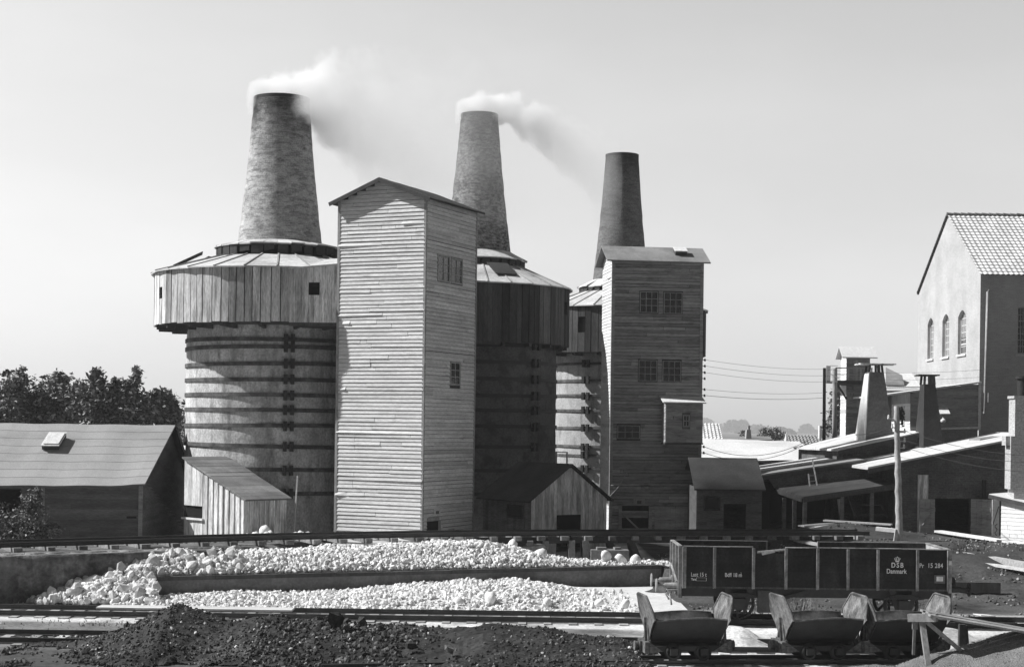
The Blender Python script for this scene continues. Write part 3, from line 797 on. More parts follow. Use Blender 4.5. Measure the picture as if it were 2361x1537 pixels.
    sk = mb.build('skirt_roof', 'sheet_roof', t)
    mb = MB()
    for k in range(ns):
        a0, a1 = 2*PI*k/ns + .01, 2*PI*(k + R.uniform(.7, .98))/ns; hh = R.uniform(.24, .42)
        P = [O + Vector(((rs - .06)*math.cos(q), (rs - .06)*math.sin(q), z)) for q, z in ((a0, zs - hh), (a1, zs - hh*R.uniform(.7, 1.2)), (a1, zs), (a0, zs))]
        mb.prism(P, -Vector((math.cos(a0), math.sin(a0), 0))*.05, 1)
    mb.build('dark_underside_band', 'felt_dark', sk)  # dark band standing for the shaded underside of the skirt
    mb = MB(); mb.lathe(O, [(ri + .02, zi - .25), (r1 + .15, zs + .02)], 48); mb.build('dark_gap_ring', 'void', t)  # black ring standing for the dark gap below the skirt
    # chimney
    c0, zc0, c1, zc1 = chim; k = 22; mb = MB(); prof = []
    for i in range(k + 1):
        f = i/k; prof.append((lerp(c0, c1, f) - .05*math.sin(PI*f) + R.uniform(-.012, .012), lerp(zc0, zc1, f)))
    prof += [(c1 - .02, zc1 + .05), (c1 - .24, zc1 + .05), (c1 - .24, zc1 - 1.2), (.02, zc1 - 1.2)]
    mb.lathe(O, prof, 72); ch = mb.build('chimney', chim_m, t)
    mb = MB(); mb.lathe(O, [(c1 - .015, zc1 - .03), (c1 + .015, zc1 - .03), (c1 + .012, zc1 + .10), (c1 - .22, zc1 + .10), (c1 - .22, zc1)], 60, .8, False)
    mb.build('chimney_rim', 'iron', ch)
    return t
def zat(v, u, Y): return at(u, v, Y).z
def ang(t_c, u, r):   # angle on a drum of radius r whose surface is seen at photo column u
    best = None
    for k in range(1800, 3600):
        a = 2*PI*k/3600; p = (t_c[0] + r*math.cos(a), t_c[1] + r*math.sin(a)); d = abs(CX + FOC*p[0]/p[1] - u)
        if best is None or d < best[0]: best = (d, a)
    return best[1]
K1 = (at(641, 900, 65).x, 65.0)
h1 = [zat(v, 660, 61.35) for v in (800, 838, 874, 911, 945, 982, 1029, 1084, 1137)] + [zat(781, 660, 61.3)]
k1 = kiln('biggest lime kiln with pale smoking chimney and light plank gallery, nearest the barn', K1, 3.66, h1, 4.93, 9.33, 11.36, (2.6, 12.04),
     (2.60, 12.50, 1.78, 12.72), (1.74, 12.4, 1.12, 18.55), 'plaster', 'chimney_pale', ang(K1, 664, 3.66),
     [(ang(K1, 371, 4.93) - .0, .07, 10.3, 10.75)], flap=(2.75, 3.35))
K2 = (at(1098, 850, 74).x, 74.0)
h2 = [zat(v, 1180, 70.6) for v in (795, 835, 873, 911, 945, 983, 1030, 1086, 1140)]
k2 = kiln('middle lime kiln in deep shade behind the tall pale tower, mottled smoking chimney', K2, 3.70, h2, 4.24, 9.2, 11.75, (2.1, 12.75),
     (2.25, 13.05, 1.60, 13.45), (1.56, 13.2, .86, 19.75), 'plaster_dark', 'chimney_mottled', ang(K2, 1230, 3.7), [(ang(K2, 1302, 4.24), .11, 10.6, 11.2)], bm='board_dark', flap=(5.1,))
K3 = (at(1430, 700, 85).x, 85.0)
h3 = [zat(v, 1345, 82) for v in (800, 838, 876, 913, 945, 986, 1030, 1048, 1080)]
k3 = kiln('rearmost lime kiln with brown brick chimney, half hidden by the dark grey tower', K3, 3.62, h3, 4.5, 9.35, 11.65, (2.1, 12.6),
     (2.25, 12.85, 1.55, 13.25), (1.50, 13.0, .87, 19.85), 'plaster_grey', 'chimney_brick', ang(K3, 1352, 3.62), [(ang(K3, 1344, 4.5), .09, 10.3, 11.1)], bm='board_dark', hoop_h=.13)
def bridge(root, p0, p1, z0, z1, z1b, back, winpx=None, m='board_weathered'):
    """flat plank-clad gangway box that joins a gallery to its hoist tower"""
    p0, p1 = Vector(p0), Vector(p1); d = (p1 - p0); Lw = d.length; d.normalize(); n = Vector((d.y, -d.x, 0)); b = Vector(back)
    mb = MB(); holes = []
    if winpx:
        a = hit(winpx[0], winpx[3], p0, n); c = hit(winpx[2], winpx[1], p0, n); holes = [((a - p0).dot(d), (c - p0).dot(d), a.z - z0, c.z - z0)]
    vboards(mb, p0 + Z*z0, d, n, Lw, lambda q: lerp(z1, z1b, q/Lw) - z0, .22, 0, holes, .3)
    br = mb.build('gangway', m, root, world=True)
    mb = MB(); q0, q1 = p0 - n*.08, p1 - n*.08
    mb.face([q0 + Z*z0, q1 + Z*z0, q1 + Z*z1b, q0 + Z*z1], .4); mb.build('gangway_dark_backing', 'void', br, world=True)  # black sheet stands for the darkness behind the window opening
    mb = MB(); mb.prism([p0 + Z*z0, p1 + Z*z0, p1 + b + Z*z0, p0 + b + Z*z0], Z*-.12); mb.build('gangway_floor', 'board_dark', br, world=True)
    mb = MB(); o = n*.07
    mb.prism([p0 + o - d*.1 + Z*z1, p1 + o + d*.1 + Z*z1b, p1 + b + Z*(z1b + .5), p0 + b + Z*(z1 + .55)], Z*.06); mb.build('gangway_roof', 'sheet_roof', br, world=True)
bridge(k1, (-8.42, 60.22, 0), (-6.10, 60.04, 0), 9.3, 11.28, 11.50, (.6, 2.4, 0), (709, 651, 736, 680))
bridge(k2, (-3.2, 69.2, 0), (-.55, 69.9, 0), 9.2, 11.75, 11.75, (0, 2, 0), None, 'board_dark')

# ------------------------------------------------------------------ hoist towers
def skylight(root, p, dx, dy, w, h, tilt, name='skylight'):
    """raised roof light on a slope: dx along the eave, dy up the slope"""
    n = dx.cross(dy); n.normalize()
    if n.z < 0: n = -n
    mb = MB(); mb.obox(p, dx*w, dy*h, n*.16); s = mb.build(name, 'trim_dark', root, world=True)
    mb = MB(); mb.obox(p - dx*.03 - dy*.03 + n*.17, dx*(w + .06), dy*(h + .06), n*.04); lid = mb.build('lid_frame', 'paint_white', s, world=True)
    return s
# tower with the bright weatherboards
TA = Vector((at(978, 800, 58.5).x, 58.5, .4)); dR = Vector((.419, .908, 0)).normalized(); dL = Vector((-dR.y, dR.x, 0))
nF, nR = -dR, -dL       # front (gable) face looks along -dR, side face along -dL
def solve(o, d, u):     # length along d where the photo column u is reached
    k = (u - CX)/FOC; return (k*o.y - o.x)/(d.x - k*d.y)
wF = solve(Vector((at(978, 850, 58.5).x, 58.5, 0)), dL, 777.5); wR = solve(Vector((at(976, 850, 58.5).x, 58.5, 0)), dR, 1090)
zE = zat(455, 980, 58.5); zB = .4
zA = zat(414, 876, 58.5 + .5*wF*dL.y - .24*dR.y)   # ridge
tA = thing('hoist_tower', 'tall slender weatherboarded hoist tower with bright sunlit gable face', 'tower', TA)
o0 = Vector((0, 0, 0))
mb = MB(); mb.obox(o0 + dR*.01 + dL*.01, dL*(wF - .02), dR*(wR - .02), Z*(zE - zB), .8)
mb.prism([o0 + dR*.02 + Z*(zE - zB), dL*wF + dR*.02 + Z*(zE - zB), dL*wF/2 + dR*.02 + Z*(zA - zB - .1)], dR*(wR - .04), .8)
mb.build('wall_core', 'board_dark', tA)
mb = MB(); hE = zE - zB
# front face runs from the left corner to the near corner
fo = dL*wF; fd = -dL
clap(mb, fo, fd, nF, wF, zA - zB - .05, .145, .042, (), lambda z: (0, wF) if z < hE else ((z - hE)/(zA - zE)*wF/2, wF - (z - hE)/(zA - zE)*wF/2), 0.02, .09, .6)
mb.build('front_boarding', 'siding_pale', tA)
def wrect(o_world, d, n, px, z_off):
    a = hit(px[0], px[3], o_world, n); b = hit(px[2], px[1], o_world, n)
    a2 = hit(px[0], px[1], o_world, n); b2 = hit(px[2], px[3], o_world, n)
    return (min((a - o_world).dot(d), (b - o_world).dot(d)), max((a - o_world).dot(d), (b - o_world).dot(d)), (a.z + b2.z)/2 - z_off, (b.z + a2.z)/2 - z_off)
wA = [wrect(TA, dR, nR, px, zB) for px in ((1007, 588, 1036, 650), (1038, 596, 1065, 655), (1036, 834, 1060, 888))]
dA = wrect(TA, dR, nR, (982, 1199, 1013, 1250), zB); dA2 = wrect(TA, dR, nR, (1031, 1224, 1048, 1250), zB)
mb = MB(); clap(mb, o0, dR, nR, wR, hE - .02, .145, .042, [(a - .03, b + .03, c - .03, d + .03) for a, b, c, d in wA] + [(dA[0], dA[1], 0, dA[3]), (dA2[0], dA2[1], 0, dA2[3])], None, 0.02, .14, .6)
mb.build('side_boarding', 'siding_pale', tA)
for a, b, c, d in wA: window(tA, o0 + dR*a + Z*c, dR, nR, b - a, d - c, 2, 3, 'trim', 'glass', .06, .03, .05)
for a, b, c, d in (dA, dA2):
    mb = MB(); mb.obox(o0 + dR*a + nR*.004, dR*(b - a), nR*.01, Z*(d)); dr = mb.build('doorway', 'void', tA)
    mb = MB(); mb.obox(o0 + dR*(b - .12) + nR*.018, dR*.12, nR*.05, Z*d); mb.obox(o0 + dR*a + Z*(d - .02) + nR*.018, dR*(b - a - .13), nR*.05, Z*.12); mb.build('door_frame', 'trim', dr)
p = hit(1003, 1182, TA, nR) - TA; mb = MB(); mb.obox(p - dR*.16 - Z*.1 + nR*.035, dR*.5, nR*.02, Z*.26); mb.obox(p - dR*.05 - Z*.04 + nR*.057, dR*.26, nR*.006, Z*.12, .25); mb.build('notice_board', 'paint_white', tA)
for q, dd in ((o0, 0), (dL*wF, 1), (dR*wR, 2)):
    mb = MB(); mb.obox(q - dL*.05 - dR*.05 - Z*0, dL*.10, dR*.10, Z*hE, .85) if dd else mb.obox(q + nF*.04 + nR*.04, dL*.09, dR*.09, Z*(hE + .05), .8); mb.build('corner_board', 'trim', tA)
# roof: ridge runs along dR
ov, sd = .27, .30; slp = (zA - zE)/(wF/2)
mb = MB()
for s in (0, 1):
    e = -sd if s == 0 else wF + sd; ze = hE - sd*slp
    P = [dL*e - dR*ov + Z*ze, dL*e + dR*(wR + .2) + Z*ze, dL*wF/2 + dR*(wR + .2) + Z*(zA - zB), dL*wF/2 - dR*ov + Z*(zA - zB)]
    N_ = 7
    for k in range(N_):
        a, b = k/N_, (k + 1)/N_
        Q = [P[0].lerp(P[1], a), P[0].lerp(P[1], b), P[3].lerp(P[2], b), P[3].lerp(P[2], a)]
        jz = R.uniform(0, .015); mb.prism([q + Z*jz for q in Q], Z*.07, R.uniform(.8, 1.2))
mb.build('roof', 'felt_dark', tA)
mb = MB()
for s in (0, 1):
    e = -sd if s == 0 else wF + sd
    mb.beam(dL*e - dR*(ov + .015) + Z*(hE - sd*slp), dL*wF/2 - dR*(ov + .015) + Z*(zA - zB), .03, .14)
mb.build('barge_board', 'trim_dark', tA)

# tower with the windows, its shaded front boards coloured dark
TB = Vector((at(1411, 900, 68.8).x, 68.8, .5)); gR = Vector((.992, .125, 0)).normalized(); gD = Vector((-gR.y, gR.x, 0)); gN = -gD
wB = solve(Vector((at(1409, 900, 68.8).x, 68.8, 0)), gR, 1612); dB = 2.5
zBb = .5; zBE = zat(598, 1500, 68.8); hB = zBE - zBb; zBR = zat(571, 1500, 70.0)
tB = thing('hoist_tower', 'dark grey weatherboarded hoist tower with paired windows and projecting box', 'tower', TB)
wpx = [(1475, 672, 1517, 721), (1530, 674, 1573, 723), (1472, 830, 1515, 878), (1527, 832, 1570, 880), (1423, 980, 1475, 1011)]
wins = [wrect(TB, gR, gN, px, zBb) for px in wpx]
gate = wrect(TB, gR, gN, (1425, 1166, 1503, 1260), zBb); drs = wrect(TB, gR, gN, (1508, 1172, 1603, 1260), zBb); box_ = wrect(TB, gR, gN, (1526, 930, 1611, 1019), zBb)
holes = [(a - .03, b + .03, c - .03, d + .03) for a, b, c, d in wins]
big = [(gate[0], gate[1], 0, gate[3])]
mb = MB(); wall_holes(mb, gN*-.01, gR, gN, wB, hB, big, .12, .5)
mb.face([(0, 0, 0), gD*dB, gD*dB + Z*hB, Z*hB], .5); mb.face([gR*wB, gR*wB + gD*dB, gR*wB + gD*dB + Z*hB, gR*wB + Z*hB], .5)
mb.face([gD*dB, gR*wB + gD*dB, gR*wB + gD*dB + Z*hB, gD*dB + Z*hB], .5)
for e in (0.0, wB): mb.face([gR*e + Z*hB, gR*e + gD*dB + Z*hB, gR*e + gD*dB/2 + Z*(zBR - zBb - .05)], .5)
mb.build('wall_core', 'board_dark', tB)
mb = MB(); clap(mb, o0, gR, gN, wB, hB, .14, .024, holes + big + [(drs[0], drs[1], 0, drs[3])], None, .07, .28, .2); mb.build('front_boarding', 'siding_grey', tB)  # shade put into the colour: front boards darker than the sunlit side boards
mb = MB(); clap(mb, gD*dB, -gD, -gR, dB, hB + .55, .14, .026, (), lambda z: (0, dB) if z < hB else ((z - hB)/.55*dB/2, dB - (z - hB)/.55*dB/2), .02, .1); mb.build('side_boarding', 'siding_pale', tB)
for q in (o0, gR*wB):
    mb = MB(); mb.obox(q - gR*.07 + gN*.045, gR*.14, gD*.10, Z*hB); mb.build('corner_board', 'siding_grey', tB)
for i, (a, b, c, d) in enumerate(wins): window(tB, o0 + gR*a + Z*c, gR, gN, b - a, d - c, 3, 3 if i < 4 else 2, 'trim', 'glass', .028, .022, .05)
mb = MB()
sdB, ovB = .32, .24; slB = (zBR - zBE)/(dB/2)
gable_roof(mb, (0, 0, 0), gR, gD, wB, dB, hB, zBR - zBb, ovB, sdB, .06, 3); rB = mb.build('roof', 'felt_grey', tB)
up = (gD*(dB/2) + Z*(zBR - zBE)).normalized()
pS = hit(1562, 586, TB - gD*.0 + Z*0, gN); pS = TB + gR*((pS - TB).dot(gR)) + gD*.42 + Z*(hB + .42*slB + .07)
skylight(tB, pS, gR, up, .5, .42, 0)
# door leaves and gate
mb = MB(); vboards(mb, gR*drs[0] + gN*.02, gR, gN, drs[1] - drs[0], drs[3], .22, 0, (), .12)
mb.obox(gR*drs[0] + gN*.05 + Z*(drs[3] - .45), gR*(drs[1] - drs[0]), gN*.03, Z*.1); mb.build('door', 'siding_grey', tB)
mb = MB(); x0, x1, _, zt = gate
for zz in (.5, 1.25, zt - .5): mb.obox(gR*(x0 + .15) + gN*-.06 + Z*zz, gR*(x1 - x0 - .3), gN*.04, Z*.2)
mb.beam(gR*(x0 + .2) + gN*.02 + Z*(zt - .35), gR*(x1 - .35) + gN*.02 + Z*.45, .06, .2, gN)
mb.obox(gR*x0 + gN*.0, gR*.14, gN*.06, Z*zt); mb.obox(gR*(x1 - .14), gR*.14, gN*.06, Z*zt); mb.build('plank_gate', 'siding_grey', tB)
p = hit(1473, 1156, TB, gN) - TB; mb = MB(); mb.obox(p - gR*.24 - Z*.1 + gN*.03, gR*.48, gN*.03, Z*.24); mb.obox(p - gR*.10 - Z*.09 + gN*.063, gR*.2, gN*.01, Z*.14, .3); mb.build('notice_board', 'trim', tB)
# projecting box with its own little roof and window
x0, x1, z0, z1 = box_; dp = .75
bx = MB(); bo = gR*x0 + gN*dp + Z*z0
bx.obox(gR*x0 + gN*.03 + Z*z0, gR*(x1 - x0), gN*(dp - .04), Z*(z1 - z0), .4)
wb = wrect(TB + gN*dp, gR, gN, (1574, 956, 1590, 984), zBb + z0); wb = (wb[0] - x0, wb[1] - x0, wb[2], wb[3])
bay = bx.build('projecting_box', 'siding_grey', tB)
mb = MB(); clap(mb, bo, gR, gN, x1 - x0, z1 - z0, .14, .024, [(wb[0] - .03, wb[1] + .03, wb[2] - .03, wb[3] + .03)], None, .03, .2)
clap(mb, bo - gN*dp, gN, -gR, dp, z1 - z0, .14, .024); mb.build('box_boarding', 'siding_grey', bay)
window(bay, bo + gR*wb[0] + Z*wb[2], gR, gN, wb[1] - wb[0], wb[3] - wb[2], 2, 2, 'trim', 'glass', .05, .03, .05)
mb = MB(); mb.prism([gR*(x0 - .15) + gN*(dp + .12) + Z*(z1 - .0), gR*(x1 + .12) + gN*(dp + .12) + Z*(z1 - .0), gR*(x1 + .12) + gN*.05 + Z*(z1 + .28), gR*(x0 - .15) + gN*.05 + Z*(z1 + .28)], Z*.05); mb.build('box_roof', 'felt_bright', bay)
mb = MB(); mb.obox(gR*(x0 - .03) + gN*.04 + Z*(z0 - .08), gR*(x1 - x0 + .06), gN*(dp - .02), Z*.07); mb.build('box_floor', 'trim_dark', bay)
# insulators on the corner
INS = []
for v in (829, 843, 858, 872, 897, 911, 1029, 1043):
    p = hit(1616, v, TB, gN) ; q = TB + gR*(wB + .08) + Z*(p.z - TB.z); mb = MB()
    mb.tube(q - gR*.05 - TB, q + gR*.10 - TB, .018, .018, 6); mb.tube(q + gR*.10 - Z*.06 - TB, q + gR*.10 + Z*.05 - TB, .045, .03, 8); mb.build('insulator', 'iron', tB); INS.append(q + gR*.10)
o = MB(); a, b = hit(1404, 1146, TB + gN*.1, gN), hit(1446, 1088, TB + gN*.1, gN)
o.path([a, a.lerp(b, .5) - Z*.12, b], .018, 5); tag(o.build('rope', 'trim', loc=tuple(a), world=False), 'thin slack rope slanting up the dark tower from the shed eave', 'rope')
# ------------------------------------------------------------------ barn with the felt roof
def quadpx(*pp): return [at(u, v, Y) for u, v, Y in pp]
c0 = at(325, 1113, 60.0); cr = at(429, 1100, 67.0); pk = at(391, 984, 63.6)
t = thing('barn', 'long low barn with pale felt roof, roof light and dark weathered walls', 'barn', (c0.x - 4, c0.y, 1.45))
aB = Vector((.993, .11, 0)).normalized(); Lb = 10.6; zb = .7
lf = c0 - aB*Lb; lr = cr - aB*Lb; lp = pk - aB*Lb
mb = MB()
wl = (c0 - lf); 
nB = Vector((aB.y, -aB.x, 0))
opening = (Lb - 7.7, Lb - 4.35, 0, c0.z - zb - .28)
wall_holes(mb, Vector((lf.x, lf.y, zb)), aB, nB, Lb, c0.z - zb, [opening], .1, .6)
mb.face([Vector((lr.x, lr.y, zb)), Vector((cr.x, cr.y, zb)), cr, lr], .6); mb.face([Vector((lf.x, lf.y, zb)), lf, lp, lr, Vector((lr.x, lr.y, zb))], .6)
gd = (cr - c0); gd.z = 0; gl = gd.length; gd.normalize(); gn = Vector((gd.y, -gd.x, 0))
mb.build('wall_core', 'siding_dark', t, world=True)
mb = MB(); clap(mb, Vector((lf.x, lf.y, zb)), aB, nB, Lb, c0.z - zb - .03, .19, .022, [opening], None, .05, .25); mb.build('long_wall', 'siding_dark', t, world=True)
mb = MB(); 
def gclip(z):
    z += zb; zl, zr, zp = c0.z, cr.z, pk.z; xp = (pk - c0).dot(gd)
    a = 0 if z <= zl else (z - zl)/(zp - zl)*xp; b = gl if z <= zr else gl - (z - zr)/(zp - zr)*(gl - xp)
    return (a, b)
mb.face([Vector((c0.x, c0.y, zb)), Vector((cr.x, cr.y, zb)), cr, pk, c0], .6)
clap(mb, Vector((c0.x, c0.y, zb)), gd, gn, gl, pk.z - zb, .15, .016, [(gl*.52, gl*.55, pk.z - zb - 1.0, pk.z - zb - .72)], gclip, .0, .16); mb.build('gable_wall', 'siding_dark', t, world=True)
mb = MB(); mb.beam(Vector((c0.x, c0.y, zb)) + nB*.02 + gn*.0, c0 + nB*.02, .14, .10, Vector((0, 1, 0))); mb.build('corner_board', 'siding_grey', t, world=True)
# roof with a slight sag, and one raised corner
mb = MB(); rows = []; n_ = 26
for r_ in range(9):
    f = r_/8; row = []
    for k in range(n_ + 1):
        g = k/n_; e = lf.lerp(c0, g) + aB*(.22*g); rg = lp.lerp(pk, g) + aB*(.22*g)
        e = e + (e - rg)*.07
        p = e.lerp(rg, f); p = p + Z*(.07 + .012*math.sin(k*1.3) - .07*math.sin(PI*min(1, g*1.0))*(1 - f)*.6 + (.05*sstep((g - .9)*10))*(1 - f)); row.append(p)
    rows.append(row)
rt = [R.uniform(.95, 1.04) for _ in rows]
mb.grid(rows, lambda i, j: rt[i]*(1 + .02*math.sin(j*2.1 + i)), False)
for i in range(1, 8): mb.path([p + Z*.004 for p in rows[i]], .006, 4, .85)
for k in range(14):
    p = rows[R.randrange(1, 7)][R.randrange(0, 9)] + aB*R.uniform(0, .4) + Z*.02; mb.box(p, R.uniform(.03, .09), R.uniform(.03, .06), .03, R.uniform(0, 3), .25)
mb.grid([[p - Z*.07 for p in r] for r in rows][::-1], .5, True)
mb.grid([[p - Z*.07 for p in rows[0]], rows[0]], .5, False); mb.grid([[r[-1] - Z*.07 for r in rows][::-1], [r[-1] for r in rows][::-1]], .5, False)
mb.build('roof', 'felt', t, world=True)
mb = MB(); e1 = cr + (cr - pk)*.10 + aB*.22; P = [lr + (lr - lp)*.10 + Z*.06, e1 + Z*.06, pk + aB*.22 + Z*.06, lp + Z*.06]; mb.prism(P, -Z*.09)
mb.beam(pk + aB*.24 + Z*.03, e1 + aB*.02 + Z*.02, .05, .22, Z, .35); mb.build('rear_roof', 'felt_dark', t, world=True)
upb = (pk - c0); upb.normalize(); ps = at(97, 1036, 55.2)
# put the roof light on the roof plane
rn = aB.cross(upb).normalized(); ps = hit(97, 1037, c0 + Z*.07, rn)
s = skylight(t, ps + rn*.02, aB, upb, .62, .95, 0)
mb = MB(); mb.obox(ps + rn*.24 + aB*.05 + upb*.05, aB*.56, upb*.85, rn*.03); mb.build('glazing', 'paint_white', s, world=True)
mb = MB(); q = hit(98, 1200, c0, nB); mb.obox((q.x - .06, q.y - .05, .8), (.14, 0, 0), (0, .1, 0), (0, 0, 2.4), 1)
mb.build('door_post', 'siding_grey', t, world=True)
mb = MB(); q = hit(292, 1194, c0, nB); mb.obox(q + nB*.022, aB*.36, nB*.02, Z*.07); mb.build('wall_slot', 'void', t, world=True)

# ------------------------------------------------------------------ lean-to against the big kiln
t = thing('lean_to_shed', 'board and batten lean-to shed with ribbed mono-pitch roof against the biggest kiln', 'shed', (-9.56, 57.5, 1.3))
A = Vector((-9.56, 57.5, 1.3)); Bq = Vector((-12.25, 60.2, 1.3)); Cq = Vector((-8.30, 58.92, 1.3)); zl, zh = 2.80, 4.16
d1 = (A - Bq); w1 = d1.length; d1.normalize(); n1 = Vector((d1.y, -d1.x, 0))
mb = MB(); hw = wrect(Bq, d1, n1, (427, 1165, 469, 1193), 1.3)
hole = [(.02, hw[1], hw[2], hw[3])]
vboards(mb, Bq, d1, n1, w1, lambda x: lerp(zh, zl, x/w1) - 1.35, .30, .12, hole, .15)
mb.build('side_boarding', 'board_weathered', t, world=True)
mb = MB(); q = Bq - n1*.05; mb.face([q, A - n1*.05, A - n1*.05 + Z*(zl - 1.35), q + Z*(zh - 1.35)], 1); mb.build('dark_backing', 'void', t, world=True)  # near-black sheet stands for the dark inside of the shed
mb = MB(); a = Bq + d1*(-.05) + n1*.03 + Z*(hw[2] - .07); mb.obox(a, d1*(hw[1] + .12), n1*.08, Z*.07); mb.build('window_sill', 'paint_white', t, world=True)
d2 = (Cq - A); w2 = d2.length; d2.normalize(); n2 = Vector((d2.y, -d2.x, 0))
mb = MB(); vboards(mb, A, d2, n2, w2, zl - 1.35, .24, .05, (), .2); mb.face([A - n2*.03, Cq - n2*.03, Cq - n2*.03 + Z*1.45, A - n2*.03 + Z*1.45], .4); mb.build('end_boarding', 'board_weathered', t, world=True)
Dq = Bq + (Cq - A); hi0 = Vector((Bq.x, Bq.y, zh)); hi1 = Vector((Dq.x, Dq.y, zh)); lo0 = Vector((A.x, A.y, zl)); lo1 = Vector((Cq.x, Cq.y, zl))
hi0 -= d2*.15; lo0 -= d2*.12; lo1 += d2*.15; hi1 += d2*.15; ex = (lo0 - hi0)*.06; lo0 += ex; lo1 += ex
mb = MB(); N_ = 13
for k in range(N_):
    a, b = k/N_, (k + .95)/N_
    mb.prism([lo0.lerp(hi0, a), lo1.lerp(hi1, a), lo1.lerp(hi1, b), lo0.lerp(hi0, b)], Z*(.04 + R.uniform(0, .025)), R.uniform(.7, 1.2))
mb.build('roof', 'felt_grey', t, world=True)
mb = MB(); mb.beam(at(677, 1232, 58.6), at(686, 1098, 59.6), .14, .05, Vector((1, 0, 0)))
tag(mb.build('plank', 'timber', loc=tuple(at(677, 1232, 58.6))), 'long weathered plank leaning upright on the dark side of the biggest kiln', 'plank')

# ------------------------------------------------------------------ gabled shed between the towers
gS = Vector((.82, .57, 0)).normalized(); sS = Vector((-gS.y, gS.x, 0)); oS = Vector((at(1225, 1148, 61.5).x, 61.5, .5)); wS = 3.66; lS = 3.3
zSe = zat(1149, 1226, 61.5); zSp = zat(1072, 1318, 62.55)
t = thing('gabled_shed', 'small dark gabled shed with black doorway standing between the two towers', 'shed', oS)
door = wrect(oS, gS, -sS, (1283, 1186, 1340, 1290), .5); hS = zSe - .5
mb = MB(); wall_holes(mb, (0, 0, 0), gS, -sS, wS, hS, [(door[0], door[1], 0, door[3])], .06, .6)
mb.face([(0, 0, 0), sS*lS, sS*lS + Z*hS, Z*hS], .6); mb.face([gS*wS, gS*wS + sS*lS, gS*wS + sS*lS + Z*hS, gS*wS + Z*hS], .6); mb.face([sS*lS, sS*lS + gS*wS, sS*lS + gS*wS + Z*hS, sS*lS + gS*wS/2 + Z*(zSp - .5), sS*lS + Z*hS], .6)
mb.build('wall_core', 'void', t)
top = lambda x: hS + (zSp - zSe)*(1 - abs(x - wS/2)/(wS/2)) - .06
mb = MB(); vboards(mb, (0, 0, 0), gS, -sS, wS, top, .17, 0, [(door[0], door[1], -1, door[3])], .22); mb.build('front_boarding', 'board_weathered', t)
wS2 = wrect(oS, -sS, -gS, (1172, 1163, 1209, 1192), .5)
mb = MB(); vboards(mb, sS*lS, -sS, -gS, lS, hS - .02, .2, 0, (), .2); mb.build('side_boarding', 'siding_dark', t)
a = hit(1172, 1192, oS, -gS) - oS; b = hit(1209, 1164, oS, -gS) - oS
x0, x1 = sorted((a.dot(-sS), b.dot(-sS)))
window(t, -sS*x0 - gS*.03 + Z*a.z, -sS, -gS, x1 - x0, b.z - a.z, 1, 1, 'trim_dark', 'glass', .05)
mb = MB(); slS = (zSp - zSe)/(wS/2)
for s in (0, 1):
    e = -.22 if s == 0 else wS + .22; P = [gS*e - sS*.18 + Z*(hS - .22*slS), gS*e + sS*(lS + .2) + Z*(hS - .22*slS), gS*wS/2 + sS*(lS + .2) + Z*(zSp - .5), gS*wS/2 - sS*.18 + Z*(zSp - .5)]
    mb.prism(P, Z*.06)
mb.build('roof', 'felt_dark', t)
mb = MB()
for x in (.2, .9): mb.beam(gS*wS/2 + sS*x + Z*(zSp - .45), gS*wS/2 + sS*x + Z*(zSp + .02), .05, .05, gS)
mb.beam(gS*wS/2 + sS*.2 + Z*(zSp), gS*wS/2 + sS*.9 + Z*(zSp), .04, .04); mb.build('ridge_rail', 'trim', t)

# ------------------------------------------------------------------ small dark shed beside the dark tower
oC = Vector((at(1606, 1123, 66).x, 66, .5)); wC = at(1757, 1123, 66).x - oC.x; zCe = zat(1123, 1680, 66); zCr = zat(1058, 1680, 68.2)
t = thing('dark_shed', 'low dark weatherboarded shed with window and open black door beside the dark tower', 'shed', oC); X = Vector((1, 0, 0)); Yv = Vector((0, 1, 0)); hC = zCe - .5
wd = wrect(oC, X, -Yv, (1667, 1160, 1720, 1270), .5); wn = wrect(oC, X, -Yv, (1622, 1143, 1661, 1176), .5)
mb = MB(); wall_holes(mb, (0, 0, 0), X, -Yv, wC, hC, [(wd[0], wd[1], 0, wd[3])], .08, .6)
mb.face([X*wC, X*wC + Yv*4, X*wC + Yv*4 + Z*hC, X*wC + Yv*2.2 + Z*(zCr - .5), X*wC + Z*hC], .6); mb.face([Yv*4, X*wC + Yv*4, X*wC + Yv*4 + Z*hC, Yv*4 + Z*hC], .6); mb.face([(0, 0, 0), Yv*4, Yv*4 + Z*hC, Z*hC], .6)
mb.build('wall_core', 'siding_dark', t)
mb = MB(); clap(mb, (0, 0, 0), X, -Yv, wC, hC, .15, .02, [(wd[0], wd[1], 0, wd[3]), (wn[0], wn[1], wn[2], wn[3])], None, .0, .2); mb.build('front_boarding', 'siding_dark', t)
window(t, X*wn[0] + Z*wn[2], X, -Yv, wn[1] - wn[0], wn[3] - wn[2], 1, 1, 'trim_dark', 'glass', .05)
mb = MB(); gable_roof(mb, (0, 0, 0), X, Yv, wC, 4.4, hC, zCr - .5, .25, .12, .06, 4); mb.build('roof', 'felt_dark', t)

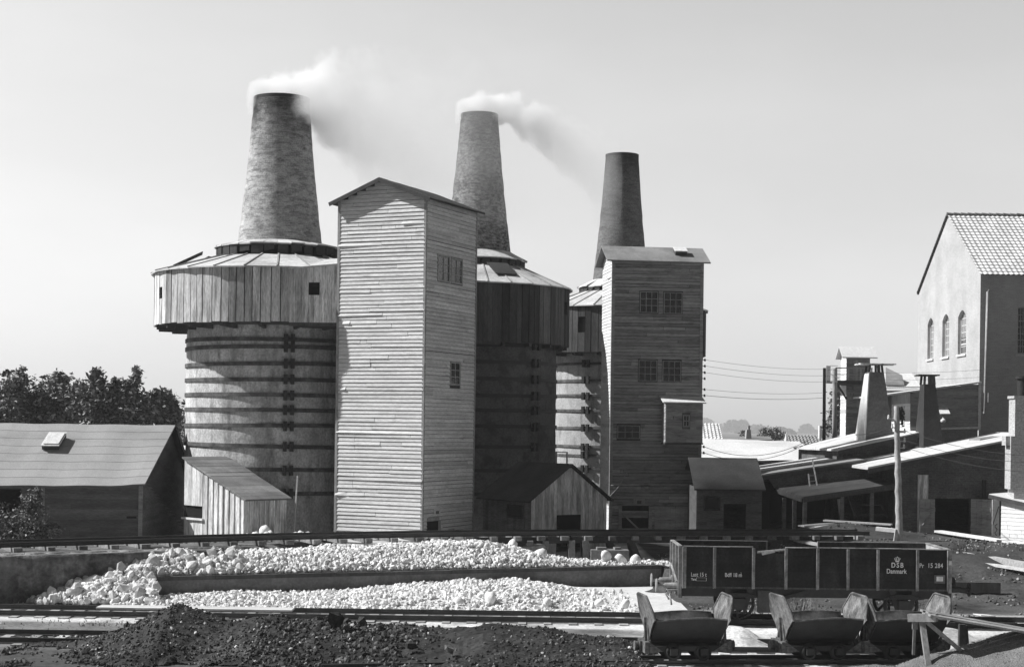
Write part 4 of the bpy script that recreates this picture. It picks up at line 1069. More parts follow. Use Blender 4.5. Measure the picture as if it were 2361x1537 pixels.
# ------------------------------------------------------------------ trees
def tree(label, base, height, lobes, leaf_m='leaf', n=3800, ls=(.09, .2), trunk=.22, group=None, cat='tree'):
    t = thing('leafy_tree', label, cat, base, 0, group)
    mb = MB(); top = Vector((0, 0, height*.45)); mb.tube((0, 0, -.2), top, trunk, trunk*.6, 8, cap=False)
    for (c, r) in lobes:
        c = Vector(c); st = Vector((0, 0, height*R.uniform(.2, .42))); mid = st.lerp(c, .5) + Vector((R.uniform(-.2, .2), R.uniform(-.2, .2), -.1))
        mb.path([st, mid, c], [trunk*.4, trunk*.25, trunk*.08], 6)
    mb.build('trunk', 'bark', t)
    mb = MB(); tot = sum(max(r)**2 for c, r in lobes)
    for (c, r) in lobes:
        cnt = int(n*max(r)**2/tot); c = Vector(c)
        # leaf clumps on the lobe surface and inside
        for _ in range(max(4, cnt//26)):
            d = Vector((R.gauss(0, 1), R.gauss(0, 1), R.gauss(0, 1))).normalized()
            q = R.random()**.35*1.0; cc = c + Vector((d.x*r[0]*q, d.y*r[1]*q, d.z*r[2]*q)); ct = R.choice((.45, .7, .95, 1.2, 1.7)); cr_ = R.uniform(.16, .42)*min(1.2, max(r)*.8)
            for _ in range(26):
                p = cc + Vector((R.gauss(0, 1), R.gauss(0, 1), R.gauss(0, .8)))*cr_
                s_ = R.uniform(*ls); a = Vector((R.gauss(0, 1), R.gauss(0, 1), R.gauss(0, .6))).normalized(); b = a.cross(Vector((R.gauss(0, 1), R.gauss(0, 1), R.gauss(0, 1)))).normalized()
                mb.face([p - a*s_, p + b*s_*.5, p + a*s_, p - b*s_*.5], ct*R.uniform(.75, 1.25), [(0, 0)]*4)
    mb.build('crown', leaf_m, t); return t
def lobe_px(base, u, v, Y, ru, rv):
    p = at(u, v, Y) - Vector(base); k = FOC/Y; return (p, (ru/k, ru/k*.8, rv/k))
def tree_px(label, u, Y, specs, n=3800, leaf='leaf', ls=(.07, .16), group=None, cat='tree', base_z=.4):
    b = at(u, 1000, Y); b = (b.x, Y, base_z); lob = [lobe_px(b, uu, vv, Y + dy, ru, rv) for uu, vv, dy, ru, rv in specs]
    return tree(label, b, max(l[0].z for l in lob), lob, leaf, n, ls, group=group, cat=cat)
G = 'trees behind the barn'
tree_px('broad leafy tree at the picture edge behind the barn, tufted flat top', 20, 76, [(25, 930, 0, 55, 45), (-30, 905, 1, 50, 45), (40, 880, 0, 34, 25), (18, 860, 0, 14, 14), (55, 855, .5, 10, 10), (0, 968, 1, 60, 30)], 6500, group=G)
tree_px('dark rounded tree second from the picture edge behind the barn roof', 128, 77, [(125, 915, 0, 48, 45), (130, 880, 0, 26, 20), (85, 930, 0, 34, 36), (160, 945, 1, 38, 40), (110, 968, 0, 60, 24)], 6000, group=G)
tree_px('pale leafy tree with a single upright spire behind the barn roof', 215, 76, [(210, 925, 0, 46, 42), (223, 880, 0, 13, 26), (222, 858, 0, 6, 12), (180, 905, .5, 26, 28), (240, 955, 0, 42, 34)], 6000, 'leaf_pale', group=G)
tree_px('leafy tree with forked upright shoots right of the spired tree', 290, 76.5, [(285, 915, 0, 44, 34), (270, 893, 0, 18, 18), (300, 885, 0, 16, 18), (314, 866, 0, 6, 18), (300, 952, 0, 52, 34)], 6000, group=G)
tree_px('dark round-headed tree at the barn gable end beside the big kiln', 365, 77, [(360, 935, 0, 42, 34), (385, 950, 0, 26, 36), (335, 950, 0, 40, 30), (395, 985, 0, 15, 32), (372, 910, 0, 22, 14)], 5600, group=G)
tree_px('tall narrow tree standing behind the balcony tower poles', 1925, 92, [(1928, 920, 0, 12, 26), (1930, 960, 0, 18, 30), (1920, 985, 0, 22, 24), (1935, 900, 0, 8, 14)], 2600, 'leaf_pale', (.06, .13))
# bush by the barn
b = ground_at(45, 1262, 1.4)
bs = [lobe_px((b.x, b.y, 1.3), u, v, 52.6, ru, rv) for u, v, ru, rv in ((30, 1225, 60, 34), (70, 1200, 42, 44), (75, 1165, 26, 34), (85, 1140, 12, 20), (110, 1222, 24, 22), (-10, 1200, 40, 40), (40, 1235, 70, 20))]
t = tree('leafy overgrown bush in front of the barn opening', (b.x, b.y, 1.3), 1.2, bs, 'leaf_pale', 7000, (.03, .085), .05, cat='bush'); t.name = 'leafy_bush'
# weeds along the wall foot and between the rails
mb = MB()
for k in range(420):
    if R.random() < .5: x, y = R.uniform(-16.5, -12.5), R.uniform(47.6, 48.8)
    elif R.random() < .6: x, y = R.gauss(-11.0, .9), R.uniform(43.0, 44.4)
    else: x, y = R.gauss(-14.5, 2.0), R.uniform(41.6, 44.6)
    z = hgt(x, y); hh = R.uniform(.03, .10); a = R.uniform(0, 6.3); lean = Vector((math.cos(a), math.sin(a), 0))*hh*R.uniform(.2, .7); s_ = Vector((-math.sin(a), math.cos(a), 0))*R.uniform(.01, .03)
    p = Vector((x, y, z - .01)); mb.face([p - s_, p + s_, p + lean*.5 + Z*hh*.7 + s_*.8, p + lean + Z*hh], R.uniform(1.2, 3.0), [(0, 0)]*4)
for k in range(120):
    p = at(R.gauss(1850, 14), 1350, 47.4 + R.uniform(-.2, .2)); z = hgt(p.x, p.y); a = R.uniform(0, 6.3); hh = R.uniform(.2, .75); lean = Vector((math.cos(a), math.sin(a), 0))*hh*R.uniform(.1, .5); s_ = Vector((-math.sin(a), math.cos(a), 0))*.012
    p = Vector((p.x, p.y, z)); mb.face([p - s_, p + s_, p + lean + Z*hh], 1.4, [(0, 0)]*3)
o = mb.build('weeds', 'leaf_pale', loc=(-13, 45, 0)); tag(o, 'sparse weeds along the wall foot and between the rails', 'weeds', kind='stuff')

# ------------------------------------------------------------------ far house behind the big kiln
def tiled(mb, P, nx, ny, amp=.03, tone=1.0):
    """pantiled slope: P = eave0, eave1, ridge1, ridge0"""
    P = [V(p) for p in P]; n = (P[1] - P[0]).cross(P[3] - P[0]).normalized()
    if n.z < 0: n = -n
    sub = 4; rows = []
    for j in range(ny):
        for (f, lift) in ((0, .045), (1, .0)):
            g = (j + f)/ny; a, b = P[0].lerp(P[3], g), P[1].lerp(P[2], g); row = []
            for i in range(nx*sub + 1):
                q = i/(nx*sub); ph = 2*PI*(i % sub)/sub; row.append(a.lerp(b, q) + n*(lift + amp*math.sin(ph)))
            rows.append(row)
    m_ = {}
    mb.grid(rows, lambda i, j: m_.setdefault((i//2, j//sub), tone*R.uniform(.88, 1.1)), False)
p = quadpx((398, 1030, 88), (432, 1030, 84), (428, 945, 88), (402, 945, 92))
t = thing('tiled_house', 'tiled house roof peeping out between the tree and the biggest kiln', 'house', (p[0].x, 86, .5))
mb = MB(); q = quadpx((396, 1025, 84), (420, 1022, 84), (434, 945, 88), (405, 945, 88)); tiled(mb, q, 5, 10, .03); mb.build('roof', 'tile_grey', t, world=True)
mb = MB(); q = quadpx((420, 1022, 84), (436, 1022, 89), (434, 945, 88)); mb.face(q, .6); mb.face([Vector((q[0].x, q[0].y, .4)), Vector((q[1].x, q[1].y, .4)), q[1], q[0]], .6); mb.build('gable_wall', 'brick_front', t, world=True)
mb = MB(); q = quadpx((405, 1060, 66), (438, 1060, 62.5), (438, 1028, 62.5), (412, 1026, 66)); 
P = [at(408, 1053, 68.2), at(440, 1056, 67.4), at(431, 1030, 69.5), at(405, 1028, 70)]; mb.prism(P, Z*.06)
o = mb.build('pale_roof_shed', 'felt_bright', loc=tuple(P[0])); tag(o, 'scrap of pale low roof between the barn gable and the biggest kiln', 'shed')
X = Vector((1, 0, 0)); Yv = Vector((0, 1, 0))
# ------------------------------------------------------------------ brick factory hall
Yc = 85.0; Xc = at(2259, 800, Yc).x; zE = zat(633, 2260, Yc); zP = zat(499, 2188, 91.5); z0 = .5; D = 13.0; Wf = 11.0
t = thing('factory_hall', 'tall brick factory hall with sunlit gable, arched windows and pantiled roof', 'factory', (Xc, Yc, z0))
gd = -Yv; gn = -X; gO = Vector((Xc, Yc + D, z0))
gw = [wrect(gO, gd, gn, px, z0) for px in ((2138, 733, 2153, 827), (2172, 724, 2189, 822), (2208, 715, 2228, 816))]
mb = MB(); wall_holes(mb, gO, gd, gn, D, zE - z0, gw, .35)
mb.face([Vector((Xc, Yc, zE)), Vector((Xc, Yc + D/2, zP)), Vector((Xc, Yc + D, zE))][::-1])
for a, b, c, d in gw:    # shallow brick arches close the corners of the openings
    for s in (0, 1):
        pts = []
        for k in range(7):
            f = k/6*.5; xx = lerp(a, b, f if s == 0 else 1 - f); pts.append(gO + gd*xx + Z*(d - .36*(1 - math.sin(PI*f))))
        pts.append(gO + gd*(a if s == 0 else b) + Z*d); pts.insert(0, pts.pop()); pts.append(gO + gd*lerp(a, b, .5) + Z*d)
        for p, q in zip(pts[1:-1], pts[2:]): 
            mb.face([pts[0], p + gn*.003, q + gn*.003]); mb.face([p + gn*.003, q + gn*.003, q - gn*.35, p - gn*.35])
mb.build('gable_wall', 'brick_pale', t, world=True)  # gable bricks coloured paler than the shaded front wall, to look sunlit
for i, (a, b, c, d) in enumerate(gw):
    f = window(t, gO + gd*a + Z*c - gn*.22 - t.location, gd, gn, b - a, d - c, 3, 6, 'paint_white', 'glass_bright', .05, .035, .05)
    mb = MB(); mb.obox(gO + gd*(a - .08) + Z*(c - .12) - gn*.2, gd*(b - a + .16), gn*.28, Z*.11); mb.build('sill', 'paint_white', f, world=True)
    if i == 2:
        mb = MB(); mb.obox(gO + gd*(a + .06) + Z*(c + .07) - gn*.20, gd*(b - a - .12), gn*.004, Z*(.36*(d - c))); mb.build('open_pane', 'void', f, world=True)
        mb = MB()
        for k in range(1, 4): mb.obox(gO + gd*(lerp(a, b, k/4) - .02) + Z*(c + .06) - gn*.19, gd*.04, gn*.02, Z*(.37*(d - c)))
        mb.obox(gO + gd*(a + .06) + Z*(c + .22*(d - c)) - gn*.187, gd*(b - a - .12), gn*.02, Z*.06); mb.build('window_guard', 'paint_white', f, world=True)
fO = Vector((Xc, Yc, z0)); fw = [wrect(fO, X, -Yv, (2346, 708, 2376, 815), z0)]
mb = MB(); wall_holes(mb, fO, X, -Yv, Wf, zE - z0, fw, .35); mb.face([Vector((Xc + Wf, Yc, z0)), Vector((Xc + Wf, Yc + D, z0)), Vector((Xc + Wf, Yc + D, zE)), Vector((Xc + Wf, Yc + D/2, zP)), Vector((Xc + Wf, Yc, zE))])
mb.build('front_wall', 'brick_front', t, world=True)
for a, b, c, d in fw:
    f = window(t, X*a + Z*c + Yv*.2, X, -Yv, b - a, d - c, 4, 7, 'trim', 'glass', .06, .035, .05)
    mb = MB(); mb.obox(X*(a - .1) + Z*(c - .14) - Yv*.08, X*(b - a + .2), Yv*.3, Z*.12); mb.build('sill', 'brick_pale', f)
mb = MB(); e = .18
tiled(mb, [Vector((Xc - .06, Yc - e, zE - .02)), Vector((Xc + Wf, Yc - e, zE - .02)), Vector((Xc + Wf, Yc + D/2, zP + .08)), Vector((Xc - .06, Yc + D/2, zP + .08))], 40, 20, .022); mb.build('front_roof', 'tile', t, world=True)
mb = MB(); tiled(mb, [Vector((Xc + Wf, Yc + D + e, zE)), Vector((Xc - .06, Yc + D + e, zE)), Vector((Xc - .06, Yc + D/2, zP + .08)), Vector((Xc + Wf, Yc + D/2, zP + .08))], 20, 20, .03, .6); mb.build('rear_roof', 'tile_grey', t, world=True)
mb = MB()
for k in range(28): mb.tube((Xc - .1 + k*.4, Yc + D/2, zP + .12), (Xc + .27 + k*.4, Yc + D/2, zP + .10), .12, .10, 8, R.uniform(.35, .8))
mb.build('ridge_tiles', 'tile_grey', t, world=True)
mb = MB()
for k in range(26): 
    p = Vector((Xc - .08, Yc + D, zE)).lerp(Vector((Xc - .08, Yc + D/2, zP)), (k + .1)/26); q = Vector((Xc - .08, Yc + D, zE)).lerp(Vector((Xc - .08, Yc + D/2, zP)), (k + .9)/26); mb.beam(p + Z*.1, q + Z*.1, .08, .07, Z, R.uniform(.5, 1.3))
mb.build('verge_edge', 'trim_dark', t, world=True)
mb = MB(); a = hit(2275, 668, fO, -Yv); b = hit(2268, 940, fO, -Yv); mb.path([a + X*.12 - Yv*.02, a - Yv*.12 - Z*.12, b - Yv*.12, b - Yv*.12 - Z*.3], .06, 8); mb.build('drain_pipe', 'trim', t, world=True)
mb = MB(); p = hit(2262, 925, fO, -Yv); mb.obox(p - Yv*.15 - X*.05 - Z*.4, X*.1, Yv*.1, Z*.9); mb.obox(p - Yv*.25 + X*.3 - Z*.05, X*.06, Yv*.1, Z*.5); mb.build('pipe_bracket', 'trim', t, world=True)

# ------------------------------------------------------------------ weatherboarded annex in front of the hall
Ya = 78.0; A0 = at(2099, 950, Ya); Xa = A0.x; Xb = at(2256, 940, Ya).x; zb_ = zat(990, 2180, Ya); zl = zat(905, 2099, Ya); zr = zat(884, 2256, Ya); dA_ = 3.8
t = thing('factory_annex', 'weatherboarded lean-to annex with sunlit end wall against the factory hall', 'annex', (Xa, Ya, .5))
wl_ = Xb - Xa
mb = MB(); B0 = Vector((Xa, Ya, 4.2))
mb.obox((Xa + .02, Ya + .02, 4.2), X*(wl_ - .04), Yv*7, Z*(zl - 4.25), .6); mb.prism([(Xa + .02, Ya + .02, zl - .05), (Xb, Ya + .02, zl - .05), (Xb, Ya + .02, zr - .05)], Yv*7, .6); mb.build('wall_core', 'brick_front', t, world=True)
mb = MB(); clap(mb, Vector((Xa, Ya, zb_)), X, -Yv, wl_, zr - zb_ - .04, .17, .02, (), lambda z: (0 if z < zl - zb_ else (z - zl + zb_)/(zr - zl)*wl_, wl_), 0, .1); mb.build('front_boarding', 'siding_grey', t, world=True)
mb = MB(); lo = Vector((Xa, Ya + dA_, zat(1008, 2080, 79))); wq = wrect(lo, -Yv, -X, (2080, 938, 2087, 980), lo.z)
clap(mb, lo, -Yv, -X, dA_, zat(930, 2080, 79) - lo.z, .17, .02, [wq], None, 0, .05); mb.build('end_boarding', 'siding_white', t, world=True)  # sunlit end given whiter boards than the shaded front
mb = MB(); mb.obox(Vector((Xa - .01, Ya, zat(930, 2080, 79))), Yv*dA_, -X*.02, Z*(zl - zat(930, 2080, 79))); mb.build('eave_shade_band', 'trim', t, world=True)  # grey band painted in for the shade under the eave
window(t, lo - Yv*wq[0] + Z*wq[2] - t.location, -Yv, -X, wq[1] - wq[0], wq[3] - wq[2], 2, 3, 'paint_white', 'glass', .08, .05)
mb = MB(); mb.obox((Xb - .02, Ya - .06, zb_), X*.12, Yv*.06, Z*(zr - zb_)); mb.beam((Xa, Ya - .04, zb_ - .03), (Xb, Ya - .04, zb_ + .12), .06, .10, Z); mb.build('edge_board', 'paint_white', t, world=True)
mb = MB(); o_ = .5; sl_ = (zr - zl)/wl_
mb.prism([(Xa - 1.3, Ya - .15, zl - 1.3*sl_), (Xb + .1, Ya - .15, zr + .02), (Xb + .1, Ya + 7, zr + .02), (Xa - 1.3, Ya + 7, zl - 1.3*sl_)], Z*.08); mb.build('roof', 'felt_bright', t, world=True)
mb = MB(); p = at(2168, 945, Ya - .1); mb.prism([at(2163, 941, Ya), at(2185, 941, Ya), at(2191, 955, Ya - .5), at(2168, 955, Ya - .5)], Z*.04); mb.build('door_hood', 'paint_white', t, world=True)
mb = MB(); p = at(2175, 963, Ya - .3); mb.tube(p + Yv*.3, p, .03, .03, 6); mb.lathe(p - Z*.12, [(.02, .1), (.12, .04), (.14, -.02), (.10, -.12), (.02, -.14)], 12); mb.build('wall_lamp', 'paint_white', t, world=True)
t = thing('linking_shed', 'small pale roofed shed behind the canvas-clad vent, against the hall gable', 'shed', (at(2060, 900, 83).x, 83, .5))
q0, q1, q2, q3 = at(2038, 895, 82.5), at(2122, 893, 82.5), at(2102, 862, 86), at(2036, 863, 86)
mb = MB(); mb.prism([q0, q1, q2, q3], Z*.06); mb.build('roof', 'felt_bright', t, world=True)
mb = MB(); mb.prism([Vector((q0.x, q0.y + .2, .5)), Vector((q1.x, q1.y + .2, .5)), Vector((q2.x, q2.y, .5)), Vector((q3.x, q3.y, .5))], Z*(q0.z - .6), .7); mb.build('wall', 'brick_front', t, world=True)
mb = MB(); a = at(2042, 893, 82.6); b = at(2085, 893, 82.6); c = at(2080, 878, 83.6); d = at(2042, 866, 85); mb.prism([a + Z*.08, b + Z*.08, c + Z*.25, d + Z*.4], Z*.05); mb.build('roof_hatch_shade', 'felt_grey', t, world=True)  # grey sheet in the shape of the shade on the pale roof

# ------------------------------------------------------------------ stepped low buildings in front of it
def verge_roof(root, pts, th=.10, m='felt_bright', name='roof', strips=1, edge='trim_dark'):
    P = [V(p) for p in pts]; mb = MB()
    for k in range(strips):
        a, b = k/strips, (k + 1)/strips
        Q = [P[0].lerp(P[3], a), P[1].lerp(P[2], a), P[1].lerp(P[2], b), P[0].lerp(P[3], b)]; jz = R.uniform(0, .01); mb.prism([q + Z*jz for q in Q], Z*th, R.uniform(.92, 1.08))
    r = mb.build(name, m, root, world=True)
    mb = MB(); mb.beam(P[0] - Yv*.02 - Z*.06, P[1] - Yv*.02 - Z*.06, .04, .18); mb.build('fascia', edge, r, world=True); return r
# big pale roof
t = thing('long_shed', 'wide low shed with bright pale hipped roof beyond the dark shed', 'shed', (13, 80, .5))
e0, e1, r1, r0 = at(1572, 1062, 91.8), at(1908, 1060, 91.8), at(1842, 1017, 100), at(1572, 1009, 100)
mb = MB(); rows = []
for j in range(6):
    f = j/5; a = e0.lerp(r0, f); b = e1.lerp(r1, f); rows.append([a.lerp(b, k/14) + Z*(R.uniform(-.015, .015)) for k in range(15)])
mb.grid(rows, 1.0, True); mb.face([e1, Vector((e1.x + .3, 108, e1.z)), r1], 1); mb.grid([[p - Z*.08 for p in rows[0]], rows[0]], .3, False)
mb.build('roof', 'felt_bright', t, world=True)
mb = MB(); mb.obox((e0.x, e0.y + .4, .5), X*(e1.x - e0.x - .3), Yv*9, Z*(e0.z - .62), .5); mb.build('wall', 'brick_dark', t, world=True)
# roof with the canvas vent
t = thing('middle_workshop', 'low workshop with bright mono-pitch roof carrying the canvas-clad vent', 'workshop', (15, 70, .5))
f0, f1 = at(1945, 1037, 70), at(2112, 1001, 70); f1 = f0 + (f1 - f0)*1.1; b0, b1 = Vector((f0.x, 81, f0.z - .05)), Vector((f1.x, 81, f1.z))
verge_roof(t, [f0 - X*.25 - Yv*.2 - Z*.06, f1 - Yv*.2, b1, b0 - X*.25 - Z*.06], .08, strips=5)
mb = MB(); mb.face([Vector((f0.x, 70, .5)), Vector((f1.x, 70, .5)), f1, f0], 1); mb.face([Vector((f0.x, 81, .5)), Vector((f0.x, 70, .5)), f0, b0], 1.1); mb.face([Vector((f1.x, 70, .5)), Vector((f1.x, 81, .5)), b1, f1], 1); mb.build('wall', 'brick_dark', t, world=True)
mb = MB(); p = at(2030, 1042, 69.9)
for q in (at(2112, 1040, 69.8),): mb.obox(q, X*.9, Yv*.3, Z*.22)
mb.build('roof_kerb', 'felt_bright', t, world=True)
# open fronted shed under the long verge, with its canopy
t = thing('open_shed', 'open-fronted dark shed with felt canopy on posts and tools inside', 'shed', (11, 67, .6))
v0, v1 = at(1754, 1098, 67), at(1990, 1063, 67); bb = 75.0
verge_roof(t, [v0 - Yv*.2, v1 - Yv*.2, Vector((v1.x, 69.9, v1.z)), Vector((v0.x, 69.9, v0.z))], .09, 'felt_grey', strips=3)
verge_roof(t, [Vector((v0.x, 69.9, v0.z)), Vector((f0.x - .3, 69.9, lerp(v0.z, v1.z, (f0.x - .3 - v0.x)/(v1.x - v0.x)))), Vector((f0.x - .3, bb, lerp(v0.z, v1.z, (f0.x - .3 - v0.x)/(v1.x - v0.x)))), Vector((v0.x, bb, v0.z))], .09, 'felt_bright', 'rear_roof', 3)
c0, c1, c2, c3 = at(1852, 1148, 64), at(2066, 1118, 64), at(2066, 1097, 67), at(1790, 1126, 67)
mb = MB(); mb.face([Vector((c3.x, 67, c3.z - .1)), Vector((c2.x, 67, c2.z - .1)), Vector((c2.x, 67, v1.z + .3)), Vector((v0.x + .3, 67, v0.z - .05))], 1); mb.build('beam_wall', 'brick_dark', t, world=True)
mb = MB()
mb.face([(v0.x + .4, 74, .3), (19, 74, .3), (19, 74, 4.2), (v0.x + .4, 74, 3.4)], .5); mb.face([(v0.x + .4, 74, .3), (v0.x + .4, 67, .3), (v0.x + .4, 67, 3.3), (v0.x + .4, 74, 3.3)], .5); mb.build('back_wall', 'void', t, world=True)  # walls coloured near black to stand for the unlit interior
mb = MB(); N_ = 4
for k in range(N_):
    a, b = k/N_, (k + 1)/N_; mb.prism([c0.lerp(c3, a), c1.lerp(c2, a), c1.lerp(c2, b), c0.lerp(c3, b)], Z*.06, R.uniform(.85, 1.15))
cn = mb.build('canopy', 'trim_dark', t, world=True)
mb = MB(); mb.beam(c0 - Z*.08 - Yv*.03, c1 - Z*.08 - Yv*.03, .08, .16); mb.beam(c3 - Z*.08 - Yv*.03 - X*.03, c0 - Z*.08 - X*.03, .08, .16); mb.build('canopy_beam', 'trim_dark', cn, world=True)
for u, Yp in ((1856, 64.05), (1941, 64.05), (1832, 65.2), (1808, 66.2), (2010, 64.05)):
    p = at(u, 1190, Yp); mb = MB(); mb.obox((p.x - .07, Yp, .5), X*.15, Yv*.15, Z*(interp(p.x, [(c0.x, c0.z), (c1.x, c1.z)]) - .6)); mb.build('post', 'siding_dark', t, world=True)
mb = MB(); mb.beam(at(1934, 1150, 64.1), at(1940, 1196, 64.2), .1, .1); mb.build('brace', 'trim', t, world=True)
# things inside: a hand barrow frame
p = at(1965, 1195, 64.6); mb = MB()
mb.beam(p + Vector((0, 0, .55)), p + Vector((1.2, .1, .55)), .06, .06); mb.beam(p + Vector((-.2, 0, 1.0)), p + Vector((.12, 0, 0)), .10, .10); mb.beam(p + Vector((1.2, .1, .55)), p + Vector((1.45, .1, 0)), .14, .10); mb.beam(p + Vector((.1, 0, .15)), p + Vector((1.35, .1, .15)), .05, .08)
o = mb.build('wooden_frame', 'trim_dark', loc=tuple(p)); tag(o, 'low wooden barrow frame in the dark under the canopy', 'frame')
# ladder on the roof edge
t = thing('ladder', 'small wooden ladder leaning over the open shed roof edge', 'ladder', at(1876, 1120, 66.4))
a, b = at(1872, 1120, 66.5), at(1867, 1058, 67.3); a2, b2 = at(1886, 1119, 66.5), at(1879, 1078, 67.2)
a = at(1868, 1127, 66.3); a2 = at(1885, 1125, 66.3); b = at(1864, 1092, 66.6); b2 = at(1873, 1058, 66.9)
mb = MB(); mb.beam(a, b, .05, .05, Yv); mb.beam(a2, b2, .05, .05, Yv); mb.beam(a.lerp(b, .5), a2.lerp(b2, .25), .03, .03, Yv); mb.build('rail', 'siding_grey', t, world=True)
for f in (.12, .5, .88): mb = MB(); mb.beam(a.lerp(b, f), a2.lerp(b2, f*.5), .045, .045, Yv); mb.build('rung', 'siding_grey', t, world=True)
# brick workshop with the double doors
Ye = 64.0; v0, v1 = at(1998, 1082, Ye), at(2400, 1003, Ye); xL = at(2062, 1150, Ye).x; zb2 = 1.35
t = thing('brick_workshop', 'brick workshop in shade with black double doorway and bright sloping roof', 'workshop', (xL, Ye, zb2))
fz = lambda x: lerp(v0.z, v1.z, (x - v0.x)/(v1.x - v0.x))
eO = Vector((xL, Ye, zb2)); Wd = 7.0
dw = wrect(eO, X, -Yv, (2153, 1149, 2239, 1240), zb2)
mb = MB(); wall_holes(mb, eO, X, -Yv, Wd, fz(xL) - zb2 - .02, [(dw[0], dw[1], 0, dw[3])], .3); zt_ = fz(xL) - .02
mb.face([Vector((xL, Ye, zt_)), Vector((xL + Wd, Ye, zt_)), Vector((xL + Wd, Ye, fz(xL + Wd) - .02))]); mb.face([Vector((xL, Ye + 6, zb2)), Vector((xL, Ye, zb2)), Vector((xL, Ye, zt_)), Vector((xL, Ye + 6, zt_))], .6); mb.face([Vector((xL, Ye + 6, zb2)), Vector((xL + Wd, Ye + 6, zb2)), Vector((xL + Wd, Ye + 6, fz(xL + Wd))), Vector((xL, Ye + 6, zt_))], .3)
mb.face([Vector((xL + Wd, Ye, zb2)), Vector((xL + Wd, Ye + 6, zb2)), Vector((xL + Wd, Ye + 6, fz(xL + Wd))), Vector((xL + Wd, Ye, fz(xL + Wd)))], .3)
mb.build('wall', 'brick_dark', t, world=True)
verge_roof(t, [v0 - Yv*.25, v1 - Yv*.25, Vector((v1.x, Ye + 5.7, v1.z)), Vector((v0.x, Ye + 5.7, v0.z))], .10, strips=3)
mb = MB(); p = at(2205, 1015, Ye + 4.2); mb.obox(at(2260, 1017, Ye + 2.4) - Z*.02, X*2.6 + Z*.36, Yv*1.6, Z*.12); mb.build('roof_hatch_shade', 'felt_grey', t, world=True)
def leaf_door(p0, d, n, w_, h_, m, nm='door'):
    mb = MB(); vboards(mb, p0, d, n, w_, h_, .2, 0, (), .12)
    for zz in (.28, h_ - .5): mb.obox(p0 + Z*zz + n*.033, d*w_, n*.03, Z*.16)
    mb.beam(p0 + d*.1 + Z*.45 + n*.05, p0 + d*(w_ - .1) + Z*(h_ - .55) + n*.05, .03, .13, n); mb.face([p0, p0 + Z*h_, p0 + d*w_ + Z*h_, p0 + d*w_], .7)
    return mb.build(nm, m, t, world=True)
p = eO + X*dw[0]; leaf_door(p - X*.62 - Yv*.18, X, -Yv, .60, dw[3] - .02, 'siding_grey')
p = eO + X*dw[1]; leaf_door(p + Vector((-.02, -.06, 0)), Vector((.93, -.37, 0)), Vector((-.37, -.93, 0)), .78, dw[3], 'siding_grey')
mb = MB(); q = p + Vector((.72, -.38, 0)); mb.obox(q, X*.28, -Yv*.06, Z*dw[3]); d_ = mb.build('door_edge', 'siding_white', t, world=True)
mb = MB(); q = q - Yv*.07; mb.beam(q + X*.02 + Z*.5, q + X*.25 + Z*1.25, .02, .03, Yv); mb.path([q + X*.15 + Z*k*.07 + X*.05*math.sin(k*1.7) - Yv*.02 for k in range(1, 9)], .018, 5); mb.build('hanging_chain', 'iron', d_, world=True)
mb = MB(); a = wrect(eO, X, -Yv, (2114, 1094, 2141, 1220), zb2); vboards(mb, eO + X*a[0] - Yv*.02, X, -Yv, a[1] - a[0], a[3], .18, 0, (), .15); mb.build('sliding_door', 'board_weathered', t, world=True)
mb = MB(); q = hit(2267, 1135, eO, -Yv); mb.obox(q - X*.05 - Yv*.1 - Z*.3, X*.14, Yv*.1, Z*.8); mb.build('wall_bracket', 'iron', t, world=True)
# chimney stack at the picture edge
p = at(2338, 1140, 60.0); 
t = thing('brick_chimney', 'square brick chimney stack with dark iron flue pipe at the picture edge', 'chimney', (p.x, 60, 1.4)); zt_ = zat(912, 2338, 60)
mb = MB(); q = Vector((p.x, 60, 1.4)); mb.obox(q, X*1.1, Yv*.75, Z*(zt_ - 1.4)); mb.obox(q - X*.05 - Yv*.04 + Z*(zt_ - 1.5), X*1.2, Yv*.83, Z*.10); mb.obox(q - X*.14 + Z*2.0 , X*.14, Yv*.7, Z*(zat(1005, 2330, 60) - 3.4)); mb.obox(q - X*.30 + Yv*.1 + Z*(zat(1005, 2330, 60) - 1.75), X*.3, Yv*.5, Z*.35)
mb.build('stack', 'chimney_edge', t, world=True)
mb = MB(); mb.tube(Vector((p.x + .38, 60.35, zt_ - .1)), Vector((p.x + .38, 60.35, zat(868, 2345, 60))), .20, .20, 12); mb.tube(Vector((p.x + .38, 60.35, zat(872, 2345, 60))), Vector((p.x + .38, 60.35, zat(866, 2345, 60))), .27, .27, 12); mb.build('flue_pipe', 'iron', t, world=True)
# white boarded shed at the edge
d_ = Vector((.62, -.785, 0)).normalized(); n_ = Vector((d_.y, -d_.x, 0)); a = at(2308, 1241, 60.3); a.z = 1.3; Wg = 3.2; zlf = zat(1148, 2309, 60.3)
t = thing('white_shed', 'small white weatherboarded shed with slanting roof edge at the picture edge', 'shed', a)
fz2 = lambda x: zlf - .16*x
mb = MB(); clap(mb, a, d_, n_, Wg*.55, zlf - 1.3, .15, .02, (), lambda z: (0, min(Wg*.55, (zlf - 1.3 - z)/.16)), 0, .04); mb.build('end_boarding', 'siding_white', t, world=True)
mb = MB(); mb.face([a + d_*Wg*.55 + n_*.02, a + d_*Wg + n_*.02, Vector((*(a + d_*Wg + n_*.02).xy, fz2(Wg))), Vector((*(a + d_*Wg*.55 + n_*.02).xy, fz2(Wg*.55)))]); mb.build('door', 'siding_white', t, world=True)
bk = Vector((-n_.x, -n_.y, 0))
